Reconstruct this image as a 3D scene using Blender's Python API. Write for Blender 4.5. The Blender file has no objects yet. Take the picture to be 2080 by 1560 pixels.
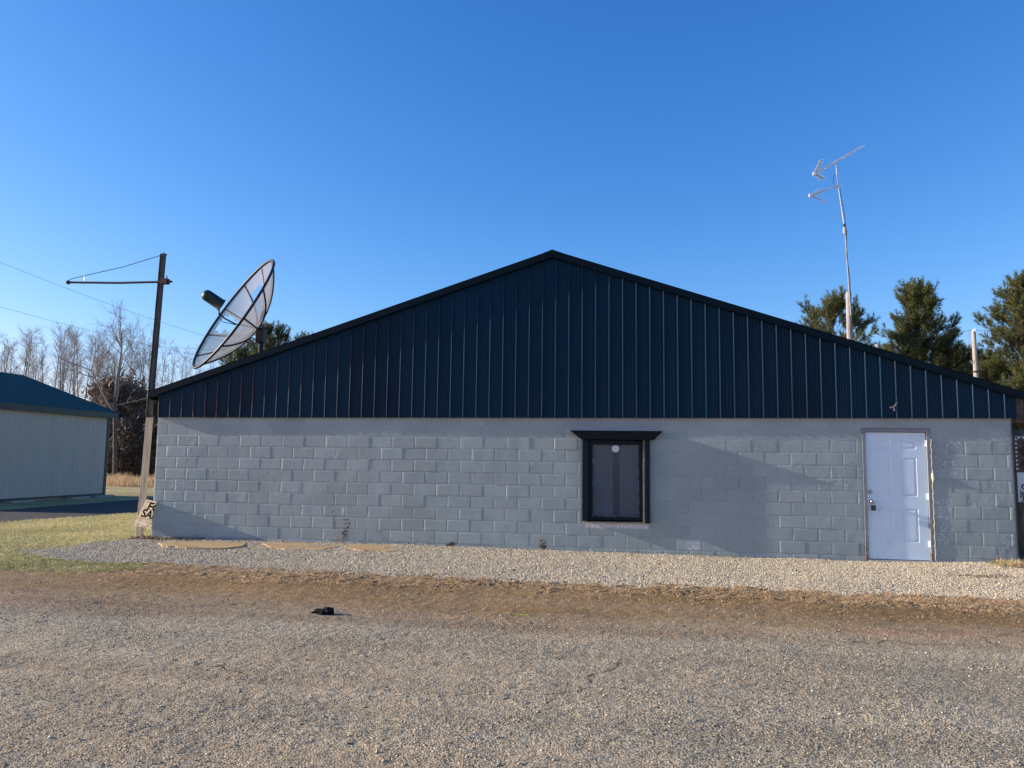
import bpy, bmesh, math, random
import numpy as np
from mathutils import Vector, Matrix

# ------------------------------------------------------------------ camera, world, sun, exposure
scene = bpy.context.scene
COL = scene.collection
R3 = np.array([[0.98958825, -0.00140991, -0.14392051],
               [0.1433293, 0.10072161, 0.98453637],
               [0.0131078, -0.99491365, 0.09987501]])
CAM = np.array([0.0, -13.1, 1.49])
cd = bpy.data.cameras.new("camera")
cam = bpy.data.objects.new("camera", cd); COL.objects.link(cam)
cd.sensor_width = 36.0; cd.lens = 36.0 * 1562.0 / 2080.0
cd.clip_start = 0.05; cd.clip_end = 3000
m = Matrix.Identity(4)
for i in range(3):
    m[i][0] = R3[i, 0]; m[i][1] = -R3[i, 1]; m[i][2] = -R3[i, 2]; m[i][3] = CAM[i]
cam.matrix_world = m
scene.camera = cam

SUN_TO = Vector((-1.0, -0.058, 0.305)).normalized()     # towards the sun: low, from the left, raking the wall
EL = math.asin(SUN_TO.z)
w = bpy.data.worlds.new("World"); scene.world = w; w.use_nodes = True
wn = w.node_tree; wn.nodes.clear()
sky = wn.nodes.new('ShaderNodeTexSky'); sky.sky_type = 'NISHITA'; sky.sun_disc = False
sky.sun_elevation = EL
sky.sun_rotation = math.atan2(SUN_TO.x, SUN_TO.y)
sky.altitude = 0; sky.air_density = 1.0; sky.dust_density = 0.35; sky.ozone_density = 2.2
bg = wn.nodes.new('ShaderNodeBackground'); bg.inputs['Strength'].default_value = 0.105
sepc = wn.nodes.new('ShaderNodeSeparateColor'); hs = wn.nodes.new('ShaderNodeCombineColor')
for i_, (k_, p_) in enumerate(((0.38, 1.67), (0.80, 1.12), (1.73, 0.82))):      # deep clear-day grading of the sky colour
    pw = wn.nodes.new('ShaderNodeMath'); pw.operation = 'POWER'; pw.inputs[1].default_value = p_
    ml = wn.nodes.new('ShaderNodeMath'); ml.operation = 'MULTIPLY'; ml.inputs[1].default_value = k_
    wn.links.new(sepc.outputs[i_], pw.inputs[0]); wn.links.new(pw.outputs[0], ml.inputs[0]); wn.links.new(ml.outputs[0], hs.inputs[i_])
out = wn.nodes.new('ShaderNodeOutputWorld')
wn.links.new(sky.outputs[0], sepc.inputs[0]); wn.links.new(hs.outputs[0], bg.inputs['Color'])
wn.links.new(bg.outputs[0], out.inputs['Surface'])
sd = bpy.data.lights.new("sun", 'SUN'); sd.energy = 5.0; sd.angle = math.radians(0.5); sd.color = (1.0, 0.935, 0.84)
so = bpy.data.objects.new("sun", sd); COL.objects.link(so)
so.rotation_euler = SUN_TO.to_track_quat('Z', 'Y').to_euler()
scene.view_settings.view_transform = 'Standard'
scene.view_settings.look = 'None'
scene.view_settings.exposure = 0.70
scene.view_settings.gamma = 1.0

rnd = random.Random(7)
rng = np.random.default_rng(11)

# ------------------------------------------------------------------ helpers
def at(u, v, Y):
    """point of the world that lies at depth plane Y along a sight line measured in the photograph"""
    d = R3 @ np.array([u - 1040.0, v - 780.0, 1562.0])
    return Vector(CAM + d * ((Y + 13.1) / d[1]))

def tag(o, label=None, cat=None, group=None, kind=None):
    if label: o['label'] = label
    if cat: o['category'] = cat
    if group: o['group'] = group
    if kind: o['kind'] = kind
    return o

def empty(name, loc, label, cat, group=None, rz=0.0):
    o = bpy.data.objects.new(name, None); COL.objects.link(o)
    o.location = loc; o.rotation_euler = (0, 0, rz); o.empty_display_size = 0.2
    return tag(o, label, cat, group)

def link(name, me, mat=None, parent=None, smooth=False):
    o = bpy.data.objects.new(name, me); COL.objects.link(o)
    if mat:
        for mm in (mat if isinstance(mat, (list, tuple)) else [mat]): me.materials.append(mm)
    if smooth:
        me.polygons.foreach_set('use_smooth', [True] * len(me.polygons))
    if parent:
        o.parent = parent
        # parts are modelled in world coordinates unless the parent is a prototype at the origin
        o.matrix_parent_inverse = Matrix.Translation(-Vector(parent.location)) if parent.parent is None else Matrix.Identity(4)
    return o

def np_mesh(name, V, F, attr=None):
    """V (n,3); F (m,k) constant-size faces, fast path"""
    V = np.asarray(V, dtype=np.float32); F = np.asarray(F, dtype=np.int32)
    me = bpy.data.meshes.new(name)
    me.vertices.add(len(V)); me.vertices.foreach_set('co', V.ravel())
    k = F.shape[1]
    me.loops.add(F.size); me.loops.foreach_set('vertex_index', F.ravel())
    me.polygons.add(len(F))
    me.polygons.foreach_set('loop_start', np.arange(0, F.size, k, dtype=np.int32))
    me.polygons.foreach_set('loop_total', np.full(len(F), k, dtype=np.int32))
    me.update(calc_edges=True)
    if attr is not None:
        a = me.attributes.new('tint', 'FLOAT', 'POINT'); a.data.foreach_set('value', np.asarray(attr, dtype=np.float32))
    return me

class MB:
    """collects shapes for ONE mesh"""
    def __init__(s): s.v = []; s.f = []
    def add(s, vs, fs):
        b = len(s.v); s.v += [tuple(p) for p in vs]; s.f += [tuple(b + i for i in f) for f in fs]; return s
    def box(s, x0, x1, y0, y1, z0, z1):
        vs = [(x, y, z) for z in (z0, z1) for y in (y0, y1) for x in (x0, x1)]
        return s.add(vs, [(0, 2, 3, 1), (4, 5, 7, 6), (0, 1, 5, 4), (2, 6, 7, 3), (0, 4, 6, 2), (1, 3, 7, 5)])
    def bar(s, a, b, w_, h_=None, up=(0, 0, 1)):
        a = Vector(a); b = Vector(b); h_ = h_ or w_
        d = (b - a).normalized(); u = Vector(up)
        if abs(d.dot(u)) > 0.98: u = Vector((0, 1, 0))
        sd_ = d.cross(u).normalized() * w_ / 2; uu = sd_.cross(d).normalized() * h_ / 2
        vs = [p + i * sd_ + j * uu for p in (a, b) for j in (-1, 1) for i in (-1, 1)]
        return s.add(vs, [(0, 1, 3, 2), (4, 6, 7, 5), (0, 4, 5, 1), (2, 3, 7, 6), (0, 2, 6, 4), (1, 5, 7, 3)])
    def tube(s, pts, r, n=8, cap=True):
        pts = [Vector(p) for p in pts]; rs = r if isinstance(r, (list, tuple)) else [r] * len(pts)
        base = len(s.v); ref = None
        for i, p in enumerate(pts):
            t = (pts[min(i + 1, len(pts) - 1)] - pts[max(i - 1, 0)]).normalized()
            if ref is None:
                ref = Vector((0, 0, 1)) if abs(t.z) < 0.9 else Vector((1, 0, 0))
            a = (ref - t * ref.dot(t)).normalized(); b = t.cross(a); ref = a
            for k in range(n):
                q = 2 * math.pi * k / n
                s.v.append(tuple(p + (a * math.cos(q) + b * math.sin(q)) * rs[i]))
        for i in range(len(pts) - 1):
            for k in range(n):
                k2 = (k + 1) % n
                s.f.append((base + i * n + k, base + i * n + k2, base + (i + 1) * n + k2, base + (i + 1) * n + k))
        if cap:
            s.f.append(tuple(base + k for k in range(n))[::-1])
            s.f.append(tuple(base + (len(pts) - 1) * n + k for k in range(n)))
        return s
    def build(s, name, mat, parent=None, smooth=False, bevel=0):
        me = bpy.data.meshes.new(name); me.from_pydata(s.v, [], s.f); me.update()
        bm = bmesh.new(); bm.from_mesh(me); bmesh.ops.recalc_face_normals(bm, faces=bm.faces)
        if bevel:
            bmesh.ops.bevel(bm, geom=bm.edges[:], offset=bevel, segments=2, affect='EDGES', profile=0.6)
        bm.to_mesh(me); bm.free()
        return link(name, me, mat, parent, smooth)

def vnoise(x, y, scale, seed=0):
    """smooth value noise, vectorised, range 0..1"""
    x = np.asarray(x, dtype=np.float64) / scale; y = np.asarray(y, dtype=np.float64) / scale
    xi = np.floor(x).astype(np.int64); yi = np.floor(y).astype(np.int64)
    fx = x - xi; fy = y - yi; fx = fx * fx * (3 - 2 * fx); fy = fy * fy * (3 - 2 * fy)
    def h(a, b):
        n = (a * 374761393 + b * 668265263 + seed * 1442695041) & 0xffffffff
        n = ((n ^ (n >> 13)) * 1274126177) & 0xffffffff
        return ((n ^ (n >> 16)) & 0xffff) / 65535.0
    return (h(xi, yi) * (1 - fx) + h(xi + 1, yi) * fx) * (1 - fy) + (h(xi, yi + 1) * (1 - fx) + h(xi + 1, yi + 1) * fx) * fy

# ---- material helper
class NT:
    def __init__(s, name, rough=0.8, spec=0.3, metal=0.0):
        s.m = bpy.data.materials.new(name); s.m.use_nodes = True
        s.n = s.m.node_tree; s.n.nodes.clear()
        s.o = s.n.nodes.new('ShaderNodeOutputMaterial')
        s.b = s.n.nodes.new('ShaderNodeBsdfPrincipled')
        s.b.inputs['Roughness'].default_value = rough; s.b.inputs['Metallic'].default_value = metal
        s.b.inputs['Specular IOR Level'].default_value = spec
        s.n.links.new(s.b.outputs[0], s.o.inputs['Surface'])
        s.tc = s.n.nodes.new('ShaderNodeNewGeometry').outputs['Position']
    def L(s, a, b): s.n.links.new(a, b)
    def map(s, scale=(1, 1, 1), src=None):
        q = s.n.nodes.new('ShaderNodeMapping'); q.inputs['Scale'].default_value = scale
        s.L(src or s.tc, q.inputs['Vector']); return q.outputs[0]
    def noise(s, scale, detail=4, rough=0.55, vec=None, dist=0.0):
        q = s.n.nodes.new('ShaderNodeTexNoise'); q.inputs['Scale'].default_value = scale
        q.inputs['Detail'].default_value = detail; q.inputs['Roughness'].default_value = rough
        q.inputs['Distortion'].default_value = dist
        s.L(vec or s.tc, q.inputs['Vector']); return q.outputs['Fac']
    def voro(s, scale, feature='F1', out='Distance', vec=None):
        q = s.n.nodes.new('ShaderNodeTexVoronoi'); q.feature = feature; q.inputs['Scale'].default_value = scale
        s.L(vec or s.tc, q.inputs['Vector']); return q.outputs[out]
    def ramp(s, fac, stops):
        q = s.n.nodes.new('ShaderNodeValToRGB'); e = q.color_ramp.elements
        while len(e) < len(stops): e.new(0.5)
        for el, (p, c) in zip(e, stops):
            el.position = p; el.color = (c, c, c, 1) if isinstance(c, (int, float)) else (*c, 1)
        s.L(fac, q.inputs[0]); return q.outputs[0]
    def mix(s, fac, a, b, mode='MIX'):
        q = s.n.nodes.new('ShaderNodeMix'); q.data_type = 'RGBA'; q.blend_type = mode
        for sock, val in ((q.inputs[0], fac), (q.inputs[6], a), (q.inputs[7], b)):
            if hasattr(val, 'is_linked') or hasattr(val, 'links'): s.L(val, sock)
            elif isinstance(val, (int, float)): sock.default_value = val if sock == q.inputs[0] else (val, val, val, 1)
            else: sock.default_value = (*val, 1)
        return q.outputs[2]
    def math(s, op, a, b=0.0, c=None, clamp=False):
        q = s.n.nodes.new('ShaderNodeMath'); q.operation = op; q.use_clamp = clamp
        for i, val in enumerate((a, b) if c is None else (a, b, c)):
            if hasattr(val, 'links'): s.L(val, q.inputs[i])
            else: q.inputs[i].default_value = val
        return q.outputs[0]
    def sep(s):
        q = s.n.nodes.new('ShaderNodeSeparateXYZ'); s.L(s.tc, q.inputs[0]); return q.outputs
    def col(s, c):
        if hasattr(c, 'links'): s.L(c, s.b.inputs['Base Color'])
        else: s.b.inputs['Base Color'].default_value = (*c, 1)
        return s
    def bump(s, h, dist, strength=1.0, prev=None):
        q = s.n.nodes.new('ShaderNodeBump'); q.inputs['Distance'].default_value = dist
        q.inputs['Strength'].default_value = strength
        s.L(h, q.inputs['Height'])
        if prev is not None: s.L(prev, q.inputs['Normal'])
        s.L(q.outputs[0], s.b.inputs['Normal']); return q.outputs[0]
    def attr(s, name='tint'):
        q = s.n.nodes.new('ShaderNodeAttribute'); q.attribute_name = name; return q.outputs['Fac']

def simple(name, c, rough=0.7, spec=0.3, metal=0.0, var=0.25, scale=6.0, bump=0.0, bscale=40.0):
    t = NT(name, rough, spec, metal)
    n = t.noise(scale, 5)
    lo = tuple(x * (1 - var) for x in c); hi = tuple(min(1, x * (1 + var)) for x in c)
    t.col(t.ramp(n, [(0.3, lo), (0.7, hi)]))
    if bump: t.bump(t.noise(bscale, 4), bump)
    return t.m

M = {}
# painted concrete block
t = NT('painted_block', 0.55, 0.35)
x_, y_, z_ = t.sep()
base = t.ramp(t.noise(1.3, 5), [(0.3, (0.300, 0.352, 0.330)), (0.7, (0.348, 0.402, 0.378))])
fine = t.ramp(t.noise(26, 6, 0.7), [(0.3, 0.86), (0.7, 1.08)])
c1 = t.mix(1.0, base, fine, 'MULTIPLY')
c1 = t.mix(1.0, c1, t.ramp(t.attr(), [(0.0, 0.93), (1.0, 1.06)]), 'MULTIPLY')
# bare patch of scraped paint under the window
def band(v, lo, hi, soft):
    a = t.math('MULTIPLY', t.math('SUBTRACT', v, lo), 1 / soft, clamp=True)
    b = t.math('MULTIPLY', t.math('SUBTRACT', hi, v), 1 / soft, clamp=True)
    return t.math('MULTIPLY', a, b)
patch = t.math('MULTIPLY', band(x_, -0.66, 0.43, 0.05), band(z_, 0.385, 0.50, 0.03))
pn = t.ramp(t.noise(24, 6, 0.75), [(0.40, 0.0), (0.52, 1.0)])
patch = t.math('MULTIPLY', patch, pn)
# flakes of lighter old paint, denser near the door and low on the wall
dn = t.ramp(x_, [(0.0, 0.0), (1.0, 1.0)])
fl = t.noise(17, 8, 0.8)
thr = t.math('SUBTRACT', t.math('ADD', fl, t.math('MULTIPLY', band(x_, 2.9, 9.0, 1.5), 0.035)), 0.735)
flake = t.math('MULTIPLY', thr, 30.0, clamp=True)
for (bx0, bx1, bz0, bz1, th_) in ((4.86, 5.12, .25, 1.0, .53), (-4.93, -4.84, .50, .66, .42), (4.86, 5.3, 1.3, 1.9, .56), (5.55, 5.9, .9, 1.3, .57), (-8.2, -7.7, .85, 1.1, .56), (1.0, 1.25, .06, .22, .50), (5.72, 5.9, 1.9, 2.06, .54), (-5.2, -4.7, .02, .14, .56), (2.9, 3.8, 1.2, 1.75, .60)):
    sp_ = t.math('MULTIPLY', band(x_, bx0, bx1, .04), band(z_, bz0, bz1, .04))
    flake = t.math('MAXIMUM', flake, t.math('MULTIPLY', sp_, t.ramp(t.noise(22, 6, .8), [(th_, 0.0), (th_ + .04, 1.0)])))
msk = t.math('MAXIMUM', patch, flake)
c1 = t.mix(msk, c1, (0.62, 0.62, 0.62))
t.col(c1)
t.bump(t.noise(120, 5, 0.7), 0.0007, 0.6)
M['block'] = t.m
# cladding and trim
t = NT('navy_metal', 0.30, 0.10)
t.col(t.ramp(t.noise(0.9, 3), [(0.3, (0.0012, 0.0185, 0.0385)), (0.7, (0.0018, 0.0225, 0.0455))]))
pnl = t.n.nodes.new('ShaderNodeTexWhiteNoise'); pnl.noise_dimensions = '1D'
t.L(t.math('FLOOR', t.math('DIVIDE', t.math('ADD', t.sep()[0], 8.49), 0.9144)), pnl.inputs['W'])
cb0 = t.b.inputs['Base Color'].links[0].from_socket
t.col(t.mix(1.0, cb0, t.ramp(pnl.outputs['Value'], [(0.0, 0.82), (1.0, 1.18)]), 'MULTIPLY'))
rr = t.ramp(t.noise(3.0, 4, vec=t.map((3, 3, 0.5))), [(0.3, 0.26), (0.7, 0.40)])
t.L(rr, t.b.inputs['Roughness'])
M['clad'] = t.m
M['trim'] = simple('dark_trim', (0.002, 0.0085, 0.0140), 0.35, 0.10)
M['window_paint'] = simple('dark_window_paint', (0.005, 0.012, 0.019), 0.45, 0.15, bump=0.001, bscale=60, var=0.4, scale=20)
M['raw_wood'] = simple('weathered_wood', (0.20, 0.17, 0.13), 0.85, 0.2, var=0.35, scale=14, bump=0.002)
t = NT('grey_frame_paint', 0.6, 0.3)
rs_ = t.math('MULTIPLY', t.ramp(t.noise(14, 6, .7), [(.48, 0.0), (.58, 1.0)]), t.math('SUBTRACT', 1.0, t.math('MULTIPLY', t.sep()[2], 2.6), clamp=True), clamp=True)
t.col(t.mix(rs_, t.ramp(t.noise(9, 5), [(.3, (.20, .215, .215)), (.7, (.26, .275, .27))]), (.16, .055, .025))); M['frame_grey'] = t.m
M['door'] = simple('white_door_paint', (0.66, 0.80, 0.90), 0.38, 0.45, var=0.03, scale=3)
t = NT('white_door_paint', 0.38, 0.45)
x_, y_, z_ = t.sep()
c = t.ramp(t.noise(3, 5), [(0.3, (0.66, 0.79, 0.84)), (0.7, (0.71, 0.84, 0.89))])
grime = t.math('MULTIPLY', t.ramp(t.noise(9, 7, 0.75), [(0.50, 0.0), (0.72, 1.0)]), t.math('ADD', 0.10, t.math('MULTIPLY', t.math('SUBTRACT', 0.55, z_), 1.1, clamp=True)), clamp=True)
c = t.mix(t.math('MULTIPLY', grime, 0.55), c, (0.30, 0.29, 0.26))
t.col(c); t.L(t.ramp(t.noise(5, 5), [(0.3, 0.32), (0.7, 0.5)]), t.b.inputs['Roughness']); M['door'] = t.m
M['steel'] = simple('satin_steel', (0.45, 0.44, 0.42), 0.3, 0.5, 0.9, var=0.1)
M['galv'] = simple('galvanised_pipe', (0.25, 0.25, 0.24), 0.45, 0.5, 0.55, var=0.15, scale=8)
M['alum'] = simple('aluminium_tube', (0.50, 0.48, 0.42), 0.4, 0.5, 0.5, var=0.1)
M['black'] = simple('black_plastic', (0.012, 0.012, 0.013), 0.5, 0.4, var=0.2)
M['white_plastic'] = simple('white_plastic', (0.7, 0.71, 0.72), 0.5, 0.4, var=0.05)
M['foam'] = simple('yellow_foam', (0.62, 0.56, 0.36), 0.8, 0.2, var=0.25, scale=30, bump=0.006, bscale=50)
M['brown_board'] = simple('brown_board', (0.10, 0.075, 0.06), 0.85, 0.2, var=0.4, scale=12, bump=0.002)
M['pole_wood'] = None
t = NT('pole_wood', 0.8, 0.2)
n1 = t.noise(5, 5, vec=t.map((6, 6, 0.35)))
t.col(t.ramp(n1, [(0.3, (0.34, 0.27, 0.19)), (0.55, (0.50, 0.41, 0.30)), (0.75, (0.58, 0.49, 0.37))]))
t.bump(n1, 0.004); M['pole_wood'] = t.m
t = NT('pole_dark_steel', 0.6, 0.35)
t.col(t.ramp(t.noise(7, 5, vec=t.map((3, 3, 0.6))), [(0.3, (0.05, 0.045, 0.035)), (0.7, (0.12, 0.10, 0.075))]))
M['pole_dark'] = t.m
M['rust'] = simple('rusty_bar', (0.06, 0.035, 0.032), 0.7, 0.3, var=0.4, scale=5)
t = NT('grey_pole_wood', 0.85, 0.15)
n1 = t.noise(6, 6, vec=t.map((7, 7, 0.3)))
t.col(t.ramp(n1, [(0.3, (0.16, 0.13, 0.11)), (0.5, (0.36, 0.32, 0.28)), (0.75, (0.46, 0.42, 0.37))]))
t.bump(n1, 0.006); M['grey_pole'] = t.m
M['dish_metal'] = simple('dish_black_metal', (0.008, 0.008, 0.009), 0.5, 0.4, var=0.2)
M['dish_rim'] = simple('dish_grey_metal', (0.014, 0.013, 0.012), 0.5, 0.4, var=0.2)
M['feed_green'] = simple('dark_green_paint', (0.014, 0.035, 0.026), 0.45, 0.4, var=0.2)
# perforated mesh of the dish
t = NT('dish_mesh', 0.6, 0.3)
t.col((0.24, 0.255, 0.265))
tr = t.n.nodes.new('ShaderNodeBsdfTransparent'); tl = t.n.nodes.new('ShaderNodeBsdfTranslucent')
tl.inputs[0].default_value = (0.27, 0.285, 0.295, 1)
mx = t.n.nodes.new('ShaderNodeMixShader'); mx2 = t.n.nodes.new('ShaderNodeMixShader')
mx2.inputs[0].default_value = 0.35; t.L(t.b.outputs[0], mx2.inputs[1]); t.L(tl.outputs[0], mx2.inputs[2])
mx.inputs[0].default_value = 0.30; t.L(mx2.outputs[0], mx.inputs[1]); t.L(tr.outputs[0], mx.inputs[2])
t.L(mx.outputs[0], t.o.inputs['Surface']); M['mesh'] = t.m
# bark, needles, twigs
M['bark_pale'] = simple('pale_bark', (0.28, 0.24, 0.20), 0.85, 0.15, var=0.35, scale=5)
M['bark_grey'] = simple('grey_brown_bark', (0.12, 0.10, 0.085), 0.9, 0.15, var=0.35, scale=8)
M['twig'] = simple('brown_twig', (0.27, 0.235, 0.20), 0.85, 0.15, var=0.2)
M['pine_bark'] = simple('pine_bark', (0.12, 0.085, 0.065), 0.9, 0.15, var=0.35, scale=8)
def leafmat(name, a, b, transl=0.3):
    t = NT(name, 0.6, 0.25)
    c = t.ramp(t.attr(), [(0.0, a), (1.0, b)])
    t.col(c)
    tl = t.n.nodes.new('ShaderNodeBsdfTranslucent'); t.L(c, tl.inputs[0])
    mx = t.n.nodes.new('ShaderNodeMixShader'); mx.inputs[0].default_value = transl
    t.L(t.b.outputs[0], mx.inputs[1]); t.L(tl.outputs[0], mx.inputs[2]); t.L(mx.outputs[0], t.o.inputs['Surface'])
    return t.m
M['needle'] = leafmat('pine_needles', (0.050, 0.070, 0.022), (0.190, 0.190, 0.060), 0.25)
M['cedar'] = leafmat('cedar_scales', (0.060, 0.066, 0.030), (0.19, 0.155, 0.075), 0.25)
M['brush'] = leafmat('brush_twigs', (0.09, 0.068, 0.048), (0.20, 0.15, 0.105), 0.15)
M['grass'] = leafmat('lawn_blades', (0.24, 0.255, 0.075), (0.80, 0.66, 0.33), 0.35)
M['dry'] = leafmat('dry_stems', (0.40, 0.24, 0.115), (0.88, 0.645, 0.37), 0.25)
M['deadleaf'] = leafmat('dead_leaves', (0.10, 0.06, 0.035), (0.42, 0.30, 0.18), 0.2)
# shed
t = NT('shed_siding', 0.6, 0.3)
t.col(t.ramp(t.noise(2.5, 4, vec=t.map((1, 1, 0.3))), [(0.3, (0.38, 0.36, 0.295)), (0.7, (0.42, 0.40, 0.33))]))
M['shed_wall'] = t.m
M['shed_roof'] = simple('green_roof_metal', (0.012, 0.058, 0.050), 0.4, 0.2, var=0.15, scale=2)
M['shed_trim'] = simple('green_trim', (0.010, 0.040, 0.040), 0.45, 0.4, var=0.15)
M['concrete'] = simple('concrete', (0.33, 0.31, 0.28), 0.9, 0.2, var=0.2, scale=9, bump=0.002)

# ground materials
def ground_mat(name, c_lo, c_mid, c_hi, sc, bumpd, dark=(0.5, 1.0), vs=80, patch=None, patch_amt=0.5, vr=0.9, blend=None, xgrey=False):
    t = NT(name, 0.92, 0.12)
    cell = t.voro(vs, 'F1', 'Color')
    sp = t.n.nodes.new('ShaderNodeSeparateColor'); t.L(cell, sp.inputs[0])
    c = t.ramp(sp.outputs[0], [(0.0, c_lo), (0.5, c_mid), (1.0, c_hi)])
    big = t.ramp(t.noise(0.7, 5, 0.6, vec=t.map((0.35, 1, 1))), [(0.32, dark[0]), (0.68, dark[1])])
    c = t.mix(1.0, c, big, 'MULTIPLY')
    med = t.ramp(t.noise(sc, 7, 0.75), [(0.32, 0.66), (0.68, 1.25)])
    c = t.mix(1.0, c, med, 'MULTIPLY')
    if patch:
        pf = t.ramp(t.noise(0.55, 6, 0.65, vec=t.map((0.25, 1.3, 1))), [(0.48, 0.0), (0.62, patch_amt)])
        c = t.mix(pf, c, patch)
    if xgrey:                                            # newer tan stone on the right, older grey stone on the left
        gx = t.math('MULTIPLY', t.math('ADD', t.math('MULTIPLY', t.sep()[0], -1.0), t.math('SUBTRACT', t.math('MULTIPLY', t.noise(0.8, 4), 2.0), 4.6)), 0.45, clamp=True)
        c = t.mix(gx, c, t.mix(1.0, c, (0.93, 0.94, 0.97), 'MULTIPLY'))
    if blend:                                            # dust and chips carried across the road edge
        yb, wd, cb, flip = blend
        q_ = t.math('ADD', t.math('SUBTRACT', t.sep()[1], yb), t.math('MULTIPLY', t.math('SUBTRACT', t.noise(1.1, 7, 0.7, vec=t.map((0.35, 1, 1))), 0.5), 2.6))
        f_ = t.math('ADD', t.math('MULTIPLY', q_, (1.0 if not flip else -1.0) / wd), 0.5, clamp=True)
        cb_ = t.ramp(sp.outputs[1], [(0.0, tuple(v_ * .55 for v_ in cb)), (0.5, cb), (1.0, tuple(min(1, v_ * 1.5) for v_ in cb))])
        c = t.mix(t.math('MULTIPLY', f_, 0.85), c, t.mix(1.0, cb_, med, 'MULTIPLY'))
    t.col(c)
    d1 = t.voro(vs, 'F1', 'Distance'); d2 = t.noise(vs * 0.35, 6, 0.75)
    h = t.math('ADD', t.math('MULTIPLY', d1, -0.7), d2)
    t.bump(h, bumpd, 1.0)
    return t
t = ground_mat('chip_seal', (0.185, 0.142, 0.092), (0.37, 0.295, 0.188), (0.65, 0.54, 0.37), 34, 0.0085, (0.80, 1.08), 92, (0.42, 0.28, 0.155), 0.4, blend=(-5.95, 1.0, (0.30, 0.18, 0.095), False))
cc_ = t.b.inputs['Base Color'].links[0].from_socket
dv = t.n.nodes.new('ShaderNodeTexNoise'); dv.inputs['Scale'].default_value = 1.6; dv.inputs['Detail'].default_value = 6; t.L(t.tc, dv.inputs['Vector'])
va = t.n.nodes.new('ShaderNodeVectorMath'); va.operation = 'MULTIPLY_ADD'; va.inputs[1].default_value = (0.9, 0.9, 0.0); t.L(dv.outputs['Color'], va.inputs[0]); t.L(t.tc, va.inputs[2])
ce = t.voro(0.34, 'DISTANCE_TO_EDGE', 'Distance', t.map((0.6, 1, 1), va.outputs[0]))
ck = t.math('MULTIPLY', t.math('LESS_THAN', ce, 0.0024), t.ramp(t.noise(0.45, 3), [(0.47, 0.0), (0.56, 0.65)]))
trk = t.ramp(t.noise(1.0, 4, 0.5, vec=t.map((0.10, 2.4, 1))), [(0.35, 0.86), (0.65, 1.12)])
t.col(t.mix(ck, t.mix(1.0, cc_, trk, 'MULTIPLY'), (0.03, 0.025, 0.02)))
M['road'] = t.m
t = ground_mat('pale_gravel', (0.26, 0.20, 0.130), (0.56, 0.445, 0.29), (0.80, 0.67, 0.455), 26, 0.010, (0.88, 1.08), 72, xgrey=True)
M['gravel'] = t.m
t = ground_mat('bare_dirt', (0.17, 0.098, 0.040), (0.29, 0.178, 0.076), (0.43, 0.28, 0.13), 14, 0.010, (0.75, 1.1), 100, (0.36, 0.27, 0.175), 0.35, blend=(-5.25, 0.9, (0.34, 0.25, 0.145), True))
M['dirt'] = t.m
t = ground_mat('thatch_soil', (0.11, 0.062, 0.028), (0.38, 0.235, 0.110), (0.76, 0.52, 0.26), 16, 0.02, (0.6, 1.15), 70)
M['thatch'] = t.m
t = ground_mat('lawn_soil', (0.24, 0.195, 0.09), (0.48, 0.40, 0.185), (0.72, 0.60, 0.31), 6, 0.03, (0.7, 1.15), 40, (0.30, 0.22, 0.11), 0.7)
M['lawn'] = t.m
t = ground_mat('dark_asphalt', (0.055, 0.050, 0.042), (0.085, 0.075, 0.062), (0.12, 0.108, 0.09), 12, 0.004, (0.9, 1.1), 60)
M['asphalt'] = t.m
t = NT('plywood_tan', 0.8, 0.2)
n1 = t.noise(3, 6, 0.6, vec=t.map((0.6, 4, 1)))
t.col(t.ramp(n1, [(0.3, (0.40, 0.255, 0.115)), (0.7, (0.54, 0.37, 0.18))])); t.bump(n1, 0.002); M['ply'] = t.m
t = NT('stone', 0.85, 0.2)
t.col(t.ramp(t.attr(), [(0.0, (0.14, 0.105, 0.07)), (0.35, (0.33, 0.255, 0.160)), (0.75, (0.54, 0.44, 0.29)), (1.0, (0.80, 0.71, 0.52))])); M['stone'] = t.m
t = NT('pale_stone', 0.85, 0.2)
t.col(t.ramp(t.attr(), [(0.0, (0.22, 0.18, 0.125)), (0.35, (0.48, 0.385, 0.255)), (0.8, (0.70, 0.585, 0.41)), (1.0, (0.82, 0.73, 0.56))]))
gx = t.math('MULTIPLY', t.math('ADD', t.math('MULTIPLY', t.sep()[0], -1.0), t.math('SUBTRACT', t.math('MULTIPLY', t.noise(0.8, 4), 2.0), 4.6)), 0.45, clamp=True)
c_ = t.b.inputs['Base Color'].links[0].from_socket
t.col(t.mix(gx, c_, t.mix(1.0, c_, (0.93, 0.94, 0.97), 'MULTIPLY'))); M['palestone'] = t.m

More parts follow.
